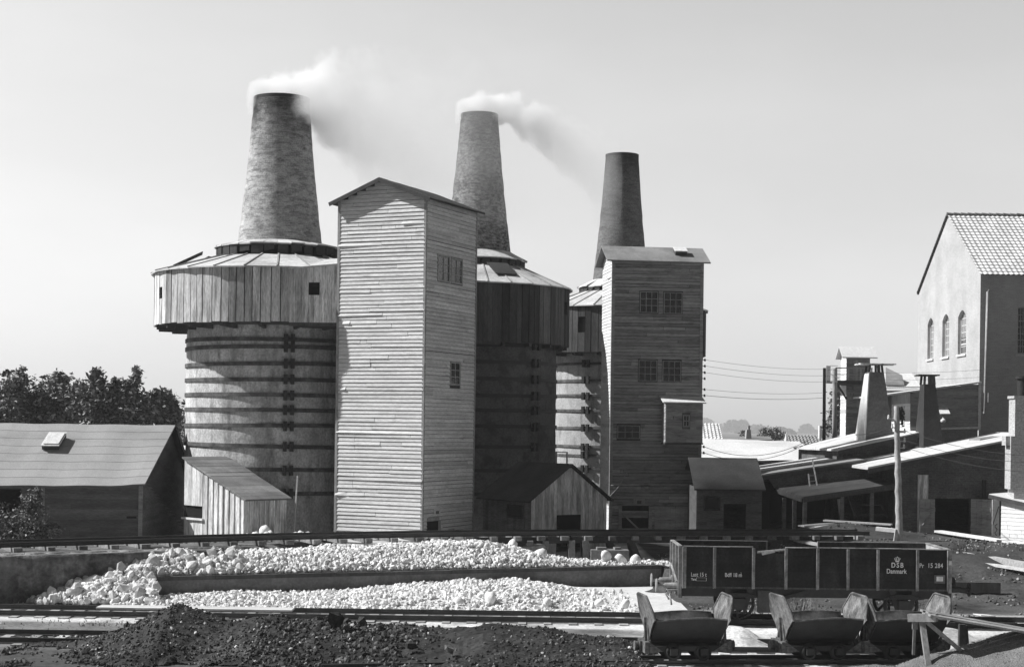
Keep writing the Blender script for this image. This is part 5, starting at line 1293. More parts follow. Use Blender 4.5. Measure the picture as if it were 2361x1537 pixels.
mb = MB(); mb.face([a, Vector((a.x, a.y, zlf)), a + bk*2.2 + Z*(zlf - 1.3), a + bk*2.2], .6); mb.face([a, a + d_*Wg, a + d_*Wg + Z*(fz2(Wg) - 1.3), a + Z*(zlf - 1.3)], .6); mb.build('wall_core', 'siding_white', t, world=True)
mb = MB(); P = [a - d_*.45 + n_*.15 + Z*(zlf - 1.3 + .09), a + d_*(Wg + .1) + n_*.15 + Z*(fz2(Wg) - 1.3 + .02), a + d_*(Wg + .1) + bk*2.4 + Z*(fz2(Wg) - 1.3 + .02), a - d_*.2 + bk*2.4 + Z*(zlf - 1.3 + .2)]
mb.prism(P, Z*.06); rf = mb.build('roof', 'felt_bright', t, world=True)
mb = MB(); mb.beam(P[0] + n_*.02 - Z*.03, P[1] + n_*.02 - Z*.03, .04, .14); mb.build('barge_board', 'trim_dark', rf, world=True)

# ------------------------------------------------------------------ tapered vents on the roofs
def vent(label, Yn, pxb, pxt, vb, vt, vpost, vcap, capu, m_l, m_name, foot=False):
    """pxb/pxt: photo columns (left, near corner, right) at base and top"""
    c = at(pxb[1], vb, Yn); root = thing('tapered_vent', label, 'roof vent', c)
    far = lambda x, u: x/((u - CX)/FOC)
    cb, ct = at(pxb[1], vb, Yn), at(pxt[1], vt, Yn + .1)
    yb, yt = far(cb.x, pxb[0]), far(ct.x, pxt[0]); xb, xt = at(pxb[2], vb, Yn).x, at(pxt[2], vt, Yn + .1).x
    yb = min(yb, cb.y + 2.2); yt = min(yt, ct.y + 1.6)
    B = [Vector((cb.x, cb.y, cb.z)), Vector((xb, cb.y, cb.z)), Vector((xb, yb, cb.z)), Vector((cb.x, yb, cb.z))]
    T = [Vector((ct.x, ct.y, ct.z)), Vector((xt, ct.y, ct.z)), Vector((xt, yt, ct.z)), Vector((ct.x, yt, ct.z))]
    mb = MB(); rows = []; n = 16
    for j in range(n + 1):
        f = j/n; Q = [b.lerp(t_, f) for b, t_ in zip(B, T)]; row = []
        for i in range(4):
            a, b = Q[i], Q[(i + 1) % 4]; nn = (b - a).cross(Z).normalized()
            for k in range(8):
                p = a.lerp(b, k/8)
                amp = .035 if foot and 0 < k < 8 else .008
                row.append(p + nn*amp*(noise.noise((p.x*2.0, p.z*2.6, i*5.0)) + .6*noise.noise((p.x*4 + p.z*3, p.z*5, i*3.0))))
        rows.append(row)
    rows = [[p - Z*.4 for p in rows[0]]] + rows
    mb.grid([r[:25] for r in rows] if foot else [r + r[:1] for r in rows], 1, False); mb.face(rows[-1], .3)
    mb.build('shaft', m_name, root, world=True)
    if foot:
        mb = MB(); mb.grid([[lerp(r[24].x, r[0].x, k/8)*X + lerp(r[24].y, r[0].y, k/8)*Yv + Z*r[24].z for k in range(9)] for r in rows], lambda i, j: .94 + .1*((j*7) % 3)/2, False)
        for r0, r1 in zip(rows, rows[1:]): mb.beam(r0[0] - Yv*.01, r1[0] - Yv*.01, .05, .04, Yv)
        mb.build('sunlit_pale_side', 'siding_white', root, world=True)  # sunny face coloured pale in place of sunlight, other faces dark canvas
    ctr = sum(T, Vector())/4; zc = zat(vcap, (pxt[0] + pxt[2])/2, (ct.y + yt)/2); 
    for f in ((.02, .02), (.92, .02), (.92, .92), (.02, .92), (.45, .02), (.7, .02)):
        q = T[0].lerp(T[1], f[0]) + (T[3] - T[0])*f[1]; mb = MB(); mb.beam(q - Z*.02, Vector((lerp(q.x, ctr.x, .12), lerp(q.y, ctr.y, .12), zc)), .09, .09, Yv); mb.build('cap_post', 'trim_dark', root, world=True)
    hw_ = (at(capu[1], vcap, ctr.y).x - at(capu[0], vcap, ctr.y).x)/2; cx = (at(capu[1], vcap, ctr.y).x + at(capu[0], vcap, ctr.y).x)/2
    mb = MB()
    for k in range(5): mb.obox((cx - hw_, ctr.y - hw_*.8 + k*hw_*.32, zc + R.uniform(0, .03)), X*2*hw_*R.uniform(.96, 1.02), Yv*hw_*.31, Z*.05 + X*.0, R.uniform(.8, 1.3))
    mb.build('cap', 'felt_dark' if not foot else 'board_weathered', root, world=True); return root
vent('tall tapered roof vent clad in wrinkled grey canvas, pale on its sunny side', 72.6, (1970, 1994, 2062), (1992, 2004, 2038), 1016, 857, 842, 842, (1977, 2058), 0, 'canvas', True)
vent('smooth dark tapered roof vent nearer the brick chimney', 69, (2107, 2129, 2178), (2120, 2131, 2157), 1046, 885, 867, 867, (2113, 2163), 0, 'felt_black')

# ------------------------------------------------------------------ balcony tower and poles beyond the roofs
t = thing('balcony_tower', 'slim weatherboarded tower with roofed hut and railed balcony on top', 'tower', (18.1, 87, .5))
xn = at(1951, 930, 87).x; dp = 1.5; wq = 1.35; zp = zat(882, 1951, 87)
mb = MB(); mb.obox((xn + .02, 87.02, .5), X*(wq - .04), Yv*(dp - .04), Z*(zp - .5), .8); mb.build('wall_core', 'board_dark', t, world=True)
mb = MB(); clap(mb, Vector((xn, 87 + dp, 4.5)), -Yv, -X, dp, zp - 4.5, .18, .02); mb.build('end_boarding', 'siding_white', t, world=True)  # sunny end boards coloured white, shaded front boards grey: light put into colour
mb = MB(); clap(mb, Vector((xn, 87, 4.5)), X, -Yv, wq, zp - 4.5, .18, .02); mb.build('front_boarding', 'siding_grey', t, world=True)
x0 = at(1923, 880, 86.6).x; x1 = at(2008, 880, 86.6).x
mb = MB(); mb.obox((x0, 86.2, zp), X*(x1 - x0), Yv*2.6, Z*.10); mb.obox((x0 + .1, 86.3, zp - .16), X*(x1 - x0 - .2), Yv*.12, Z*.16); mb.beam((x0 + .25, 86.9, zp - .1), (xn, 86.9, zp - .9), .09, .09, Yv); mb.build('platform', 'trim_dark', t, world=True)
zt_ = zat(848, 1925, 86.3); mb = MB()
for q in (x0 + .04, xn - .05, lerp(xn, x1, .5), x1 - .04): mb.obox((q - .03, 86.22, zp + .1), X*.06, Yv*.06, Z*(zt_ - zp - .1))
mb.beam((x0, 86.25, zt_), (x1, 86.25, zt_), .06, .06); mb.beam((x0, 86.25, lerp(zp, zt_, .55)), (x1, 86.25, lerp(zp, zt_, .55)), .04, .04); mb.beam((x0 + .02, 86.25, zt_), (x0 + .02, 88.6, zt_), .06, .06); mb.build('railing', 'trim', t, world=True)
zh0, zh1 = zat(820, 1951, 87), zat(801, 1970, 87.7)
mb = MB(); mb.obox((xn + .02, 87.02, zp + .1), X*(wq - .1), Yv*(dp - .04), Z*(zh0 - zp - .1), .8); ht = mb.build('hut', 'siding_grey', t, world=True)
mb = MB(); clap(mb, Vector((xn, 87 + dp, zp + .1)), -Yv, -X, dp, zh0 - zp, .18, .02); mb.build('hut_boarding', 'siding_white', ht, world=True)
mb = MB(); vboards(mb, Vector((xn + .35, 86.99, zp + .12)), X, -Yv, .75, zh0 - zp - .35, .16, 0, (), .2); mb.build('hut_door', 'siding_grey', ht, world=True)
mb = MB(); gable_roof(mb, (xn, 87, 0), X, Yv, wq, dp, zh0, zh1, .2, .28, .06); mb.build('hut_roof', 'felt_bright', ht, world=True)
for i, (u, vt_, lab) in enumerate(((1901, 848, 'thin dark wire pole carrying a small pale board beside the balcony'), (1925, 850, 'weathered grey post under the balcony corner'))):
    p = at(u, 1018, 84.5 + i*1.2); mb = MB(); mb.tube((p.x, p.y, .5), (at(u, vt_, p.y).x, p.y, zat(vt_, u, p.y)), .10 if i == 0 else .13, .08 if i == 0 else .13, 10)
    o = mb.build('wire_pole' if i == 0 else 'post', 'trim_dark' if i == 0 else 'trim', loc=tuple(p)); tag(o, lab, 'pole')
    if i == 0:
        mb = MB(); q = at(1905, 880, 84.4); mb.obox(q, X*.22, Yv*.04, Z*.85); mb.obox(q + X*.05, X*.55, Yv*.03, Z*.05); mb.beam(q + X*.15 + Z*.45, q + X*.65 + Z*.2, .04, .04); mb.beam(q + X*.2 + Z*.85, q + X*.6 + Z*.85, .03, .03)
        mb.build('signboard', 'paint_white', o, world=False, loc=None).parent = o
        for v_ in o.children[0].data.vertices: v_.co -= Vector(p)

# ------------------------------------------------------------------ far houses
t = thing('tiled_house', 'far tiled roof directly right of the dark tower', 'house', (at(1640, 1000, 110).x, 110, .5))
P = [at(1560, 1012, 108), at(1666, 1012, 108), at(1658, 976, 113), at(1560, 974, 113)]
mb = MB(); tiled(mb, P, 12, 8, .04); mb.build('roof', 'tile', t, world=True)
mb = MB(); mb.prism([Vector((p.x, p.y, .3)) for p in (P[0], P[1], Vector((P[2].x, 118, 0)), Vector((P[3].x, 118, 0)))], Z*(P[0].z - .5)); mb.build('wall', 'brick_front', t, world=True)
t = thing('house', 'distant house showing only a dark ridge and stout chimney with pot', 'house', (at(1740, 1000, 130).x, 130, .5))
P = [at(1700, 1016, 128), at(1780, 1016, 128), at(1776, 1008, 132), at(1704, 1008, 132)]; mb = MB(); mb.prism(P, Z*.1, .7); rr_ = mb.build('roof', 'tile_grey', t, world=True)
mb = MB(); a, b = at(1720, 1012, 129), at(1733, 1012, 129); a2, b2 = at(1722, 990, 129), at(1731, 990, 129)
mb.prism([a, b, b2, a2], Yv*.7); mb.tube(at(1726, 991, 129.3), at(1726, 981, 129.3), .11, .14, 8); mb.build('chimney', 'brick_front', rr_, world=True)
mb = MB(); mb.prism([Vector((p.x, p.y, .3)) for p in (P[0], P[1], Vector((P[2].x, 136, 0)), Vector((P[3].x, 136, 0)))], Z*(P[0].z - .4)); mb.build('wall', 'brick_front', t, world=True)
t = thing('tiled_house', 'far house with grey tiled roof and white chimney beside the wire pole', 'house', (at(1860, 1010, 105).x, 105, .5))
P = [at(1822, 1032, 103), at(1905, 1032, 103), at(1890, 1003, 108), at(1815, 1003, 108)]; mb = MB(); tiled(mb, P, 10, 7, .04); rr_ = mb.build('roof', 'tile_grey', t, world=True)
mb = MB(); a = at(1889, 1010, 105.5); mb.obox(a, X*.26, Yv*.4, Z*(zat(981, 1890, 105.5) - a.z)); mb.build('chimney', 'siding_white', rr_, world=True)
mb = MB(); mb.prism([Vector((p.x, p.y, .3)) for p in (P[0], P[1], Vector((P[2].x, 112, 0)), Vector((P[3].x, 112, 0)))], Z*(P[0].z - .5)); mb.build('wall', 'brick_front', t, world=True)
mb = MB(); q = at(1813, 1016, 101); mb.lathe(q - Z*.5, [(.16, 0), (.12, .6), (.02, 1.05)], 4); tag(mb.build('stone_pinnacle', 'siding_white', loc=tuple(q)), 'tiny white pointed pinnacle against the far tiled roof', 'pinnacle')
# far wooded rise
mb = MB()
for (u, v, ru, rv, Yd) in ((1626, 978, 20, 14, 420), (1650, 995, 36, 20, 400), (1688, 985, 20, 18, 380), (1712, 988, 18, 20, 380), (1745, 995, 30, 16, 360), (1770, 1000, 24, 14, 300), (1795, 1000, 40, 15, 300), (1740, 1003, 50, 14, 320), (1860, 993, 18, 16, 400), (1880, 1000, 20, 10, 400), (1830, 1005, 60, 10, 420), (1680, 1005, 70, 12, 380), (1950, 1000, 60, 16, 400), (1560, 985, 60, 20, 420), *[(-900 + k*120 + (k % 3)*20, 994 - (k % 4)*2, 90, 9 + (k*7) % 8, 420) for k in range(34) if not 350 < -900 + k*120 < 2000]):
    Yd *= 7.5; c = at(u, v, Yd); k = FOC/Yd
    for _ in range(700):
        d = Vector((R.gauss(0, 1), R.gauss(0, 1), R.gauss(0, 1))).normalized()*R.random()**.4
        p = c + Vector((d.x*ru/k, d.y*ru/k, d.z*rv/k)); s_ = R.uniform(2.0, 5.0); a = Vector((R.gauss(0, 1), R.gauss(0, 1), R.gauss(0, .6))).normalized(); b = a.cross(Vector((R.gauss(0, 1), R.gauss(0, 1), R.gauss(0, 1)))).normalized()
        mb.face([p - a*s_, p + b*s_*.6, p + a*s_, p - b*s_*.6], R.uniform(.6, 1.4), [(0, 0)]*4)
o = mb.build('distant_woods', 'leaf_far', loc=tuple(at(1750, 1000, 2800))); tag(o, 'faint hazy line of distant trees beyond the roofs', 'woods', kind='stuff')
tree_px('thorny bare-topped shrub behind the far chimney', 1760, 140, [(1775, 1000, 0, 20, 12), (1762, 996, 0, 12, 10), (1790, 1004, 0, 24, 10), (1715, 1000, 0, 9, 10)], 1600, 'leaf', (.06, .16), cat='shrub')
# ------------------------------------------------------------------ open goods wagon
YF, YB = 44.72, 47.15; ZT, ZF, ZR = zat(1261, 1700, YF), zat(1352, 1700, YF), .17
xs = [at(u, 1300, YF).x for u in (1576, 1646, 1736, 1811, 1884, 1954, 2023, 2114, 2186)]
x0, x1 = xs[0], xs[-1]
wg = thing('goods_wagon', 'long black open railway wagon lettered in white, its left end boards lit by the sun', 'wagon', ((x0 + x1)/2, (YF + YB)/2, ZR))
mb = MB()
for k, (a, b) in enumerate(zip(xs, xs[1:])):
    zt = ZT - (.17 if k == 2 else 0) - R.uniform(0, .012); nb = 5; zs = [lerp(ZF, zt, q/nb) for q in range(nb + 1)]
    for z0, z1 in zip(zs, zs[1:]): mb.obox((a, YF + R.uniform(0, .008), z0), X*(b - a), Yv*.05, Z*(z1 - z0 - .001), R.uniform(.85, 1.2))
sw = mb.build('front_side', 'wagon_paint', wg, world=True)
mb = MB(); mb.beam((xs[2] + .12, YF + .02, ZT - .13), (xs[3] - .02, YF + .05, ZT - .05), .05, .05); mb.beam((xs[2] + .25, YF, ZT - .18), (xs[3] - .3, YF + .03, ZT - .10), .04, .06); mb.build('broken_board', 'timber', sw, world=True)
for k, a in enumerate(xs):
    mb = MB(); w_ = .055 if 0 < k < 8 else .07
    mb.obox((a - w_/2, YF - .075, ZF - .05), X*.03, Yv*.075, Z*(ZT - ZF + .04 - (.2 if k in (5, 4) and 0 else 0))); mb.obox((a - w_/2, YF - .012, ZF - .05), X*w_*1.6, Yv*.012, Z*(ZT - ZF + .04)); mb.build('stanchion', 'steel_grey', sw, world=True)
for a, b in ((xs[0], xs[2]), (xs[3], xs[8])):
    mb = MB(); n = int((b - a)/.6)
    for k in range(n): mb.obox((lerp(a, b, k/n), YF - .015, ZT + R.uniform(0, .008)), X*((b - a)/n), Yv*.08, Z*.022, R.uniform(.8, 1.5))
    mb.build('top_rail', 'steel_grey', sw, world=True)
mb = MB(); ga, gb = at(1766, 1250, YB).x, at(1888, 1250, YB).x
for a, b in ((x0, ga), (gb, x1)):
    for z0, z1 in ((ZF, ZF + .28), (ZF + .28, ZF + .56), (ZF + .56, ZF + .84), (ZF + .84, ZT)): mb.obox((a, YB, z0 + .004), X*(b - a), Yv*.05, Z*(z1 - z0 - .008), R.uniform(2.0, 2.8))
bs_ = mb.build('rear_side', 'wagon_paint', wg, world=True)
mb = MB()
for a in (gb - .04, ga): mb.obox((a, YB - .02, ZF), X*.05, Yv*.1, Z*(ZT - ZF + .02))
for a, b in ((x0, ga), (gb, x1)): mb.obox((a, YB - .01, ZT), X*(b - a), Yv*.07, Z*.02)
mb.build('door_post', 'steel_grey', bs_, world=True)
mb = MB()
for k in range(9): mb.obox((x0 - .05, lerp(YF, YB, k/9) + .006, ZF), X*.05, Yv*((YB - YF)/9 - .012), Z*(ZT - ZF - R.uniform(0, .03)), R.uniform(.75, 1.25))
el = mb.build('end_wall', 'timber', wg, world=True)
mb = MB()
for f in (.0, .36, .66, .97): mb.obox((x0 - .14, lerp(YF, YB, f), ZF - .3), X*.09, Yv*.09, Z*(ZT - ZF + .3))
mb.beam((x0 - .08, YF, ZT + .01), (x0 - .08, YB, ZT + .01), .1, .03); mb.obox((x0 - .07, YF + .03, ZT - .42), -X*.02, Yv*.14, Z*.10, 1.8); mb.build('end_post', 'steel_grey', el, world=True)
mb = MB(); mb.obox((x1, YF, ZF), X*.05, Yv*(YB - YF), Z*(ZT - ZF)); er = mb.build('end_wall', 'timber', wg, world=True)
mb = MB(); mb.beam((x1 + .03, YF, ZT + .01), (x1 + .03, YB, ZT + .01), .1, .03); mb.obox((x1 + .02, YF - .03, ZF - .1), X*.08, Yv*.1, Z*(ZT - ZF + .1)); mb.obox((x1 + .0, YF - .06, ZT - .42), X*.09, Yv*.03, Z*.13, 2.2); mb.build('end_post', 'steel_grey', er, world=True)
mb = MB(); mb.obox((x0, YF + .02, ZF - .05), X*(x1 - x0), Yv*(YB - YF), Z*.05); mb.build('floor', 'board_dark', wg, world=True)
mb = MB(); zs_ = ZF - .30
for y in (YF + .25, YB - .3): mb.obox((x0 - .1, y, zs_), X*(x1 - x0 + .2), Yv*.08, Z*.25)
for x in (x0 - .12, x1 + .02): mb.obox((x, YF + .05, zs_ - .02), X*.10, Yv*(YB - YF - .1), Z*.30)
for f in (.25, .5, .75): mb.obox((lerp(x0, x1, f), YF + .3, zs_ + .02), X*.1, Yv*(YB - YF - .6), Z*.2)
mb.build('underframe', 'iron', wg, world=True)
wx = [at(1704, 1400, YF).x, at(2085, 1400, YF).x]; rw = .47
for a in wx:
    for y in (45.05, 46.55):
        mb = MB(); d = Yv; c = Vector((a, y, ZR + rw)); s_ = 1 if y > 46 else -1
        rim = [(rw - .05, -.06), (rw, -.06), (rw, .06), (rw + .03, .065), (rw + .03, .095), (rw - .06, .095)]
        rows = [[c + Vector((r*math.cos(2*PI*k/28), -s_*o_*1.0, r*math.sin(2*PI*k/28))) for k in range(28)] for r, o_ in rim]; mb.grid(rows + [rows[0]], 1, True, True)
        for k in range(8): q = Vector((math.cos(2*PI*k/8), 0, math.sin(2*PI*k/8))); mb.beam(c + q*.05, c + q*(rw - .04), .07, .05, Yv)
        mb.tube(c - Yv*.1, c + Yv*.1, .10, .10, 12)
        wl = mb.build('wheel', 'iron', wg, world=True)
        if y < 46:
            mb = MB(); b_ = c - Yv*.22
            mb.obox(b_ + Vector((-.16, -.14, -.15)), X*.32, Yv*.2, Z*.30); mb.prism([b_ + Vector((-.42, -.05, .48)), b_ + Vector((-.20, -.05, -.25)), b_ + Vector((-.12, -.05, -.25)), b_ + Vector((-.24, -.05, .48))], Yv*.03); mb.prism([b_ + Vector((.24, -.05, .48)), b_ + Vector((.12, -.05, -.25)), b_ + Vector((.20, -.05, -.25)), b_ + Vector((.42, -.05, .48))], Yv*.03)
            mb.beam(b_ + Vector((-.2, -.04, -.24)), b_ + Vector((.2, -.04, -.24)), .03, .05)
            for q in range(6): mb.obox(b_ + Vector((-.55 + q*.06, -.08, .18 + q*.022)), X*(1.1 - q*.12), Yv*.09, Z*.018)
            mb.build('axle_box', 'iron', wl, world=True)
    mb = MB(); mb.tube((a, 44.85, ZR + rw), (a, 46.75, ZR + rw), .06, .06, 8); mb.build('axle', 'iron', wg, world=True)
mb = MB(); mb.obox((wx[0] + .62, YF + .35, ZR + .28), X*.22, Yv*.07, Z*.55); mb.beam((wx[0] + .7, YF + .3, ZR + .45), (wx[0] + 1.9, YF + .1, ZR + .82), .05, .09); mb.obox((wx[0] + .55, YF + .2, ZR + .22), X*.36, Yv*.10, Z*.62, 2.2); mb.build('brake_gear', 'iron', wg, world=True)
for xx, s_ in ((x0 - .12, -1), (x1 + .12, 1)):
    for y in (YF + .42, YB - .42):
        mb = MB(); c = Vector((xx, y, ZR + .92)); mb.tube(c, c + X*s_*.36, .10, .085, 10); mb.tube(c + X*s_*.30, c + X*s_*.58, .045, .045, 8); mb.obox(c + Vector((-.02, -.14, -.14)), X*.04, Yv*.28, Z*.28)
        bf = mb.build('buffer', 'steel_grey' if s_ < 0 else 'iron', wg, world=True)
        mb = MB(); c = c + X*s_*.58; mb.tube(c, c + X*s_*.03, .20, .19, 18); mb.build('buffer_head', 'steel_grey' if s_ < 0 else 'iron', bf, world=True)
mb = MB(); c = Vector((x0 - .15, (YF + YB)/2, ZR + .9)); mb.path([c, c - X*.15 - Z*.05, c - X*.22 - Z*.3, c - X*.12 - Z*.45], .03, 6); mb.path([c - Yv*.5 + Z*0, c - Yv*.5 - X*.15 - Z*.25, c - Yv*.5 - X*.1 - Z*.55], .03, 6); mb.beam(c + Vector((.0, -.9, .15)), c + Vector((-.05, .4, .55)), .04, .05); mb.obox(c + Vector((-.25, -1.0, -.12)), X*.35, Yv*.5, Z*.05); mb.build('coupling', 'steel_grey', wg, world=True)
# lettering: white paint on the boards
def text(body, u, v, hgt_px, spacing=1.0, bold=.012, name='lettering', squeeze=.8):
    cu = bpy.data.curves.new(name, 'FONT'); cu.body = body; cu.align_x = 'CENTER'; cu.align_y = 'CENTER'; cu.size = hgt_px/(FOC/YF)/.70; cu.space_character = spacing; cu.offset = bold; cu.extrude = .001
    tmp = bpy.data.objects.new('tmp', cu); COL.objects.link(tmp); dg = bpy.context.evaluated_depsgraph_get()
    me = bpy.data.meshes.new_from_object(tmp.evaluated_get(dg)); bpy.data.objects.remove(tmp)
    a = me.attributes.new('tone', 'FLOAT', 'FACE'); a.data.foreach_set('value', [1.0]*len(me.polygons)); me.materials.clear(); me.materials.append(MT['paint_white'])
    o = bpy.data.objects.new(name, me); COL.objects.link(o); p = at(u, v, YF - .006)
    p.y = YF - .006; o.rotation_euler = (PI/2, 0, 0); o.scale = (squeeze, 1, 1); o.location = p - Vector(wg.location); o.parent = sw; return o
def text_at(body, u, v, h, **k):
    o = text(body, u, v, h, **k); return o
text_at('DSB', 2069, 1302.5, 11, spacing=1.35, bold=.004, squeeze=.85); text_at('Danmark', 2067, 1316.5, 10.5, spacing=1.0, bold=.003, squeeze=.82)
text_at('Pr', 2125, 1303.5, 10.5, bold=.002); text_at('15 284', 2156.5, 1303.5, 10.5, spacing=1.08, bold=.002)
text_at('Last 15 t', 1611, 1324, 9, bold=.002); text_at('Tara', 1599, 1334.5, 5, bold=.004); text_at('Bdfl 18 m', 1691, 1325, 9, bold=.002); text_at('2', 1708.5, 1321.5, 4.5, bold=.001) 
mb = MB()
for a, b, c, d in ((1605, 1330.5, 1629, 1331.3), (1605, 1337.6, 1629, 1338.4), (1605, 1331, 1605.8, 1338), (1628.2, 1331, 1629, 1338)):
    p, q = at(a, b, YF - .004), at(c, d, YF - .004); mb.face([(p.x, YF - .004, q.z), (q.x, YF - .004, q.z), (q.x, YF - .004, p.z), (p.x, YF - .004, p.z)])
mb.build('marking_frame', 'paint_white', sw, world=True)
mb = MB(); cc = at(2069, 1289, YF - .004); q = .066*1.2
def cf(pts): mb.face([(cc.x + a*q, YF - .005, cc.z + b*q) for a, b in pts])
cf([(-.62, -.9), (.62, -.9), (.72, -.45), (-.72, -.45)]); cf([(-.75, -.38), (-.45, -.38), (-.85, .35), (-1.1, .3)]); cf([(.45, -.38), (.75, -.38), (1.1, .3), (.85, .35)]); cf([(-.38, -.38), (-.12, -.38), (-.25, .5), (-.5, .5)]); cf([(.12, -.38), (.38, -.38), (.5, .5), (.25, .5)]); cf([(-1.1, .32), (-.4, .62), (-.4, .78), (-1.0, .5)]); cf([(1.0, .5), (.4, .78), (.4, .62), (1.1, .32)]); cf([(-.4, .62), (.4, .62), (.3, .8), (-.3, .8)]); cf([(-.06, .8), (.06, .8), (.06, 1.1), (-.06, 1.1)]); cf([(-.16, .9), (.16, .9), (.16, 1.0), (-.16, 1.0)])
mb.build('crown_emblem', 'paint_white', sw, world=True)
mb = MB(); p, q_ = at(2159, 1328, YF - .02), at(2174, 1339, YF - .02); mb.obox((p.x - .06, YF - .03, q_.z - .06), X*(q_.x - p.x + .12), Yv*.02, Z*(p.z - q_.z + .10), .5); pb = mb.build('label_holder', 'steel_grey', sw, world=True)
mb = MB(); mb.obox((p.x, YF - .036, q_.z), X*(q_.x - p.x), Yv*.004, Z*(p.z - q_.z)); mb.build('paper_label', 'paint_white', pb, world=True)

# ------------------------------------------------------------------ tip wagons (three)
def make_skip():
    t = thing('tip_wagon', '', 'tip wagon', (0, 0, 0), 0, 'narrow gauge tip wagons')
    Ls, hs, zb, wb = .84, .98, .38, .15; wt = .76
    sect_o = [(-wt, hs), (-wt*.93, hs - .14), (-wb - .06, zb + .07), (-wb + .04, zb), (wb - .04, zb), (wb + .06, zb + .07), (wt*.93, hs - .14), (wt, hs)]
    mb = MB(); n = 14
    rows = []
    for k in range(n + 1):
        x = lerp(-Ls, Ls, k/n); row = []
        for (y, z) in sect_o:
            dent = .05*noise.noise((x*2.2, y*2.2, z*3)) + .02*noise.noise((x*6, y*6, z*6)) + (.035*math.sin(x*2.2)*max(0, (z - .8))*1.5 if y < 0 else 0)
            row.append((x, y + dent, z + (.03*math.sin(x*2.6 + 1) if z > .9 else 0)))
        rows.append(row)
    mb.grid(rows, lambda i, j: R.uniform(.9, 1.1), True)
    tub = mb.build('tub', 'iron', t); mb = MB()  # outside coloured near black for shade, inside sheet paler for sunlight
    mb.grid([[(x, y*(1 - .03/max(.2, abs(y))), z + .015) for x, y, z in r] for r in rows][::-1], 1.05, True); mb.build('tub_sunlit_inside', 'iron_rust', tub)
    pass
    for s_ in (-1, 1): mb = MB(); mb.path([(r[0 if s_ < 0 else -1][0], r[0 if s_ < 0 else -1][1] - .0, r[0 if s_ < 0 else -1][2]) for r in rows], .022, 6); mb.build('rim', 'skip_steel', tub)
    prof = [(-wb, zb - .04), (-wt*.55, .70), (-wt - .02, hs - .02), (-wt - .03, hs + .10), (-wt*.82, hs + .34), (-.50, hs + .47), (-.40, hs + .50), (.40, hs + .50), (.50, hs + .47), (wt*.82, hs + .34), (wt + .03, hs + .10), (wt + .02, hs - .02), (wt*.55, .70), (wb, zb - .04)]
    for s_ in (-1, 1):
        mb = MB(); fl = lambda z: s_*(Ls + .0 + max(0, z - .5)*.16 + .02*math.sin(z*5))
        A = [Vector((fl(z) + .035*noise.noise((y*3, z*3, s_*4.0)), y + .02*noise.noise((z*5, y*5, s_*2.0)), z)) for y, z in prof]; B = [p + X*s_*.022 for p in A]
        # fan from the middle so that the plate can bulge
        c = Vector((fl(.9) - s_*.02, 0, .9)); 
        for i in range(len(A)):
            j = (i + 1) % len(A); mb.face([c, A[i], A[j]], 1.25); mb.face([c + X*s_*.03, B[j], B[i]], 1.05)
        mb.path(A[2:12] , .028, 6); 
        mb.build('end_plate', 'skip_steel', t)
        # cradle, frame end and buffer block
        mb = MB(); xb = s_*(Ls + .06)
        mb.beam((xb, -.34, .26), (xb, -.10, .78), .06, .05, X); mb.beam((xb, .34, .26), (xb, .10, .78), .06, .05, X); mb.beam((xb, -.36, .40), (xb, .36, .40), .05, .10); mb.tube((xb - .04, 0, .74), (xb + .08*s_ + .04, 0, .74), .06, .06, 10); mb.beam((xb + s_*.05, -.15, .42), (xb + s_*.05, -.02, .95), .03, .06, X)
        mb.build('cradle', 'skip_steel', t)
        mb = MB(); xe = s_*(Ls + .14)
        mb.obox((xe - .05, -.42, .16), X*.10, Yv*.84, Z*.26); mb.obox((xe - .03 + s_*.08, -.13, .17), X*.12, Yv*.26, Z*.24); mb.tube((xe + s_*.08, 0, .29), (xe + s_*.22, 0, .29), .09, .12, 10); mb.prism([(xe - .06*s_, -.42, .42), (xe - .06*s_, -.42, .16), (xe - .38*s_, -.42, .20)], Yv*.05)
        mb.build('end_beam', 'skip_steel', t)
    for y in (-.40, .34): mb = MB(); mb.obox((-Ls - .1, y, .20), X*2*(Ls + .1), Yv*.06, Z*.12); mb.obox((-Ls - .1, y - .02, .31), X*2*(Ls + .1), Yv*.10, Z*.015, 1.3); mb.build('frame_beam', 'iron', t)
    for x in (-.36, .36):
        for y in (-.425, .425):
            mb = MB(); c = Vector((x, y, .18)); s_ = 1 if y > 0 else -1; r = .18
            rim = [(r - .05, -.03), (r, -.03), (r, .03), (r + .025, .035), (r + .025, .05), (.04, .05), (.04, .03), (r - .05, .02)]
            rows = [[c + Vector((q*math.cos(2*PI*k/20), -s_*o_, q*math.sin(2*PI*k/20))) for k in range(20)] for q, o_ in rim]; mb.grid(rows + [rows[0]], 1, True, True); wl = mb.build('wheel', 'iron', t)
            mb = MB(); mb.obox(c + Vector((-.09, s_*.06 - (.05), -.06)), X*.18, Yv*.10, Z*.16); mb.build('axle_box', 'iron', wl)
        mb = MB(); mb.tube((x, -.42, .18), (x, .42, .18), .03, .03, 8); mb.build('axle', 'iron', t)
    return t
sk = make_skip()
spots = [(1578, 37.78 + .03, .0, 'tip wagon standing alone beside the coal heap, tub pale inside'), (1886, 38.16, 0, 'middle tip wagon between the white lime mound and the last one'), (2077, 38.36, 0, 'tip wagon partly hidden by the plank trestle')]
for i, (u, y, a, lab) in enumerate(spots):
    o = sk if i == 0 else copy_tree(sk)
    o.location = (at(u, 1450, y).x, y, .12); o['label'] = lab; o.rotation_euler = (0, 0, (.13, .16, .12)[i])

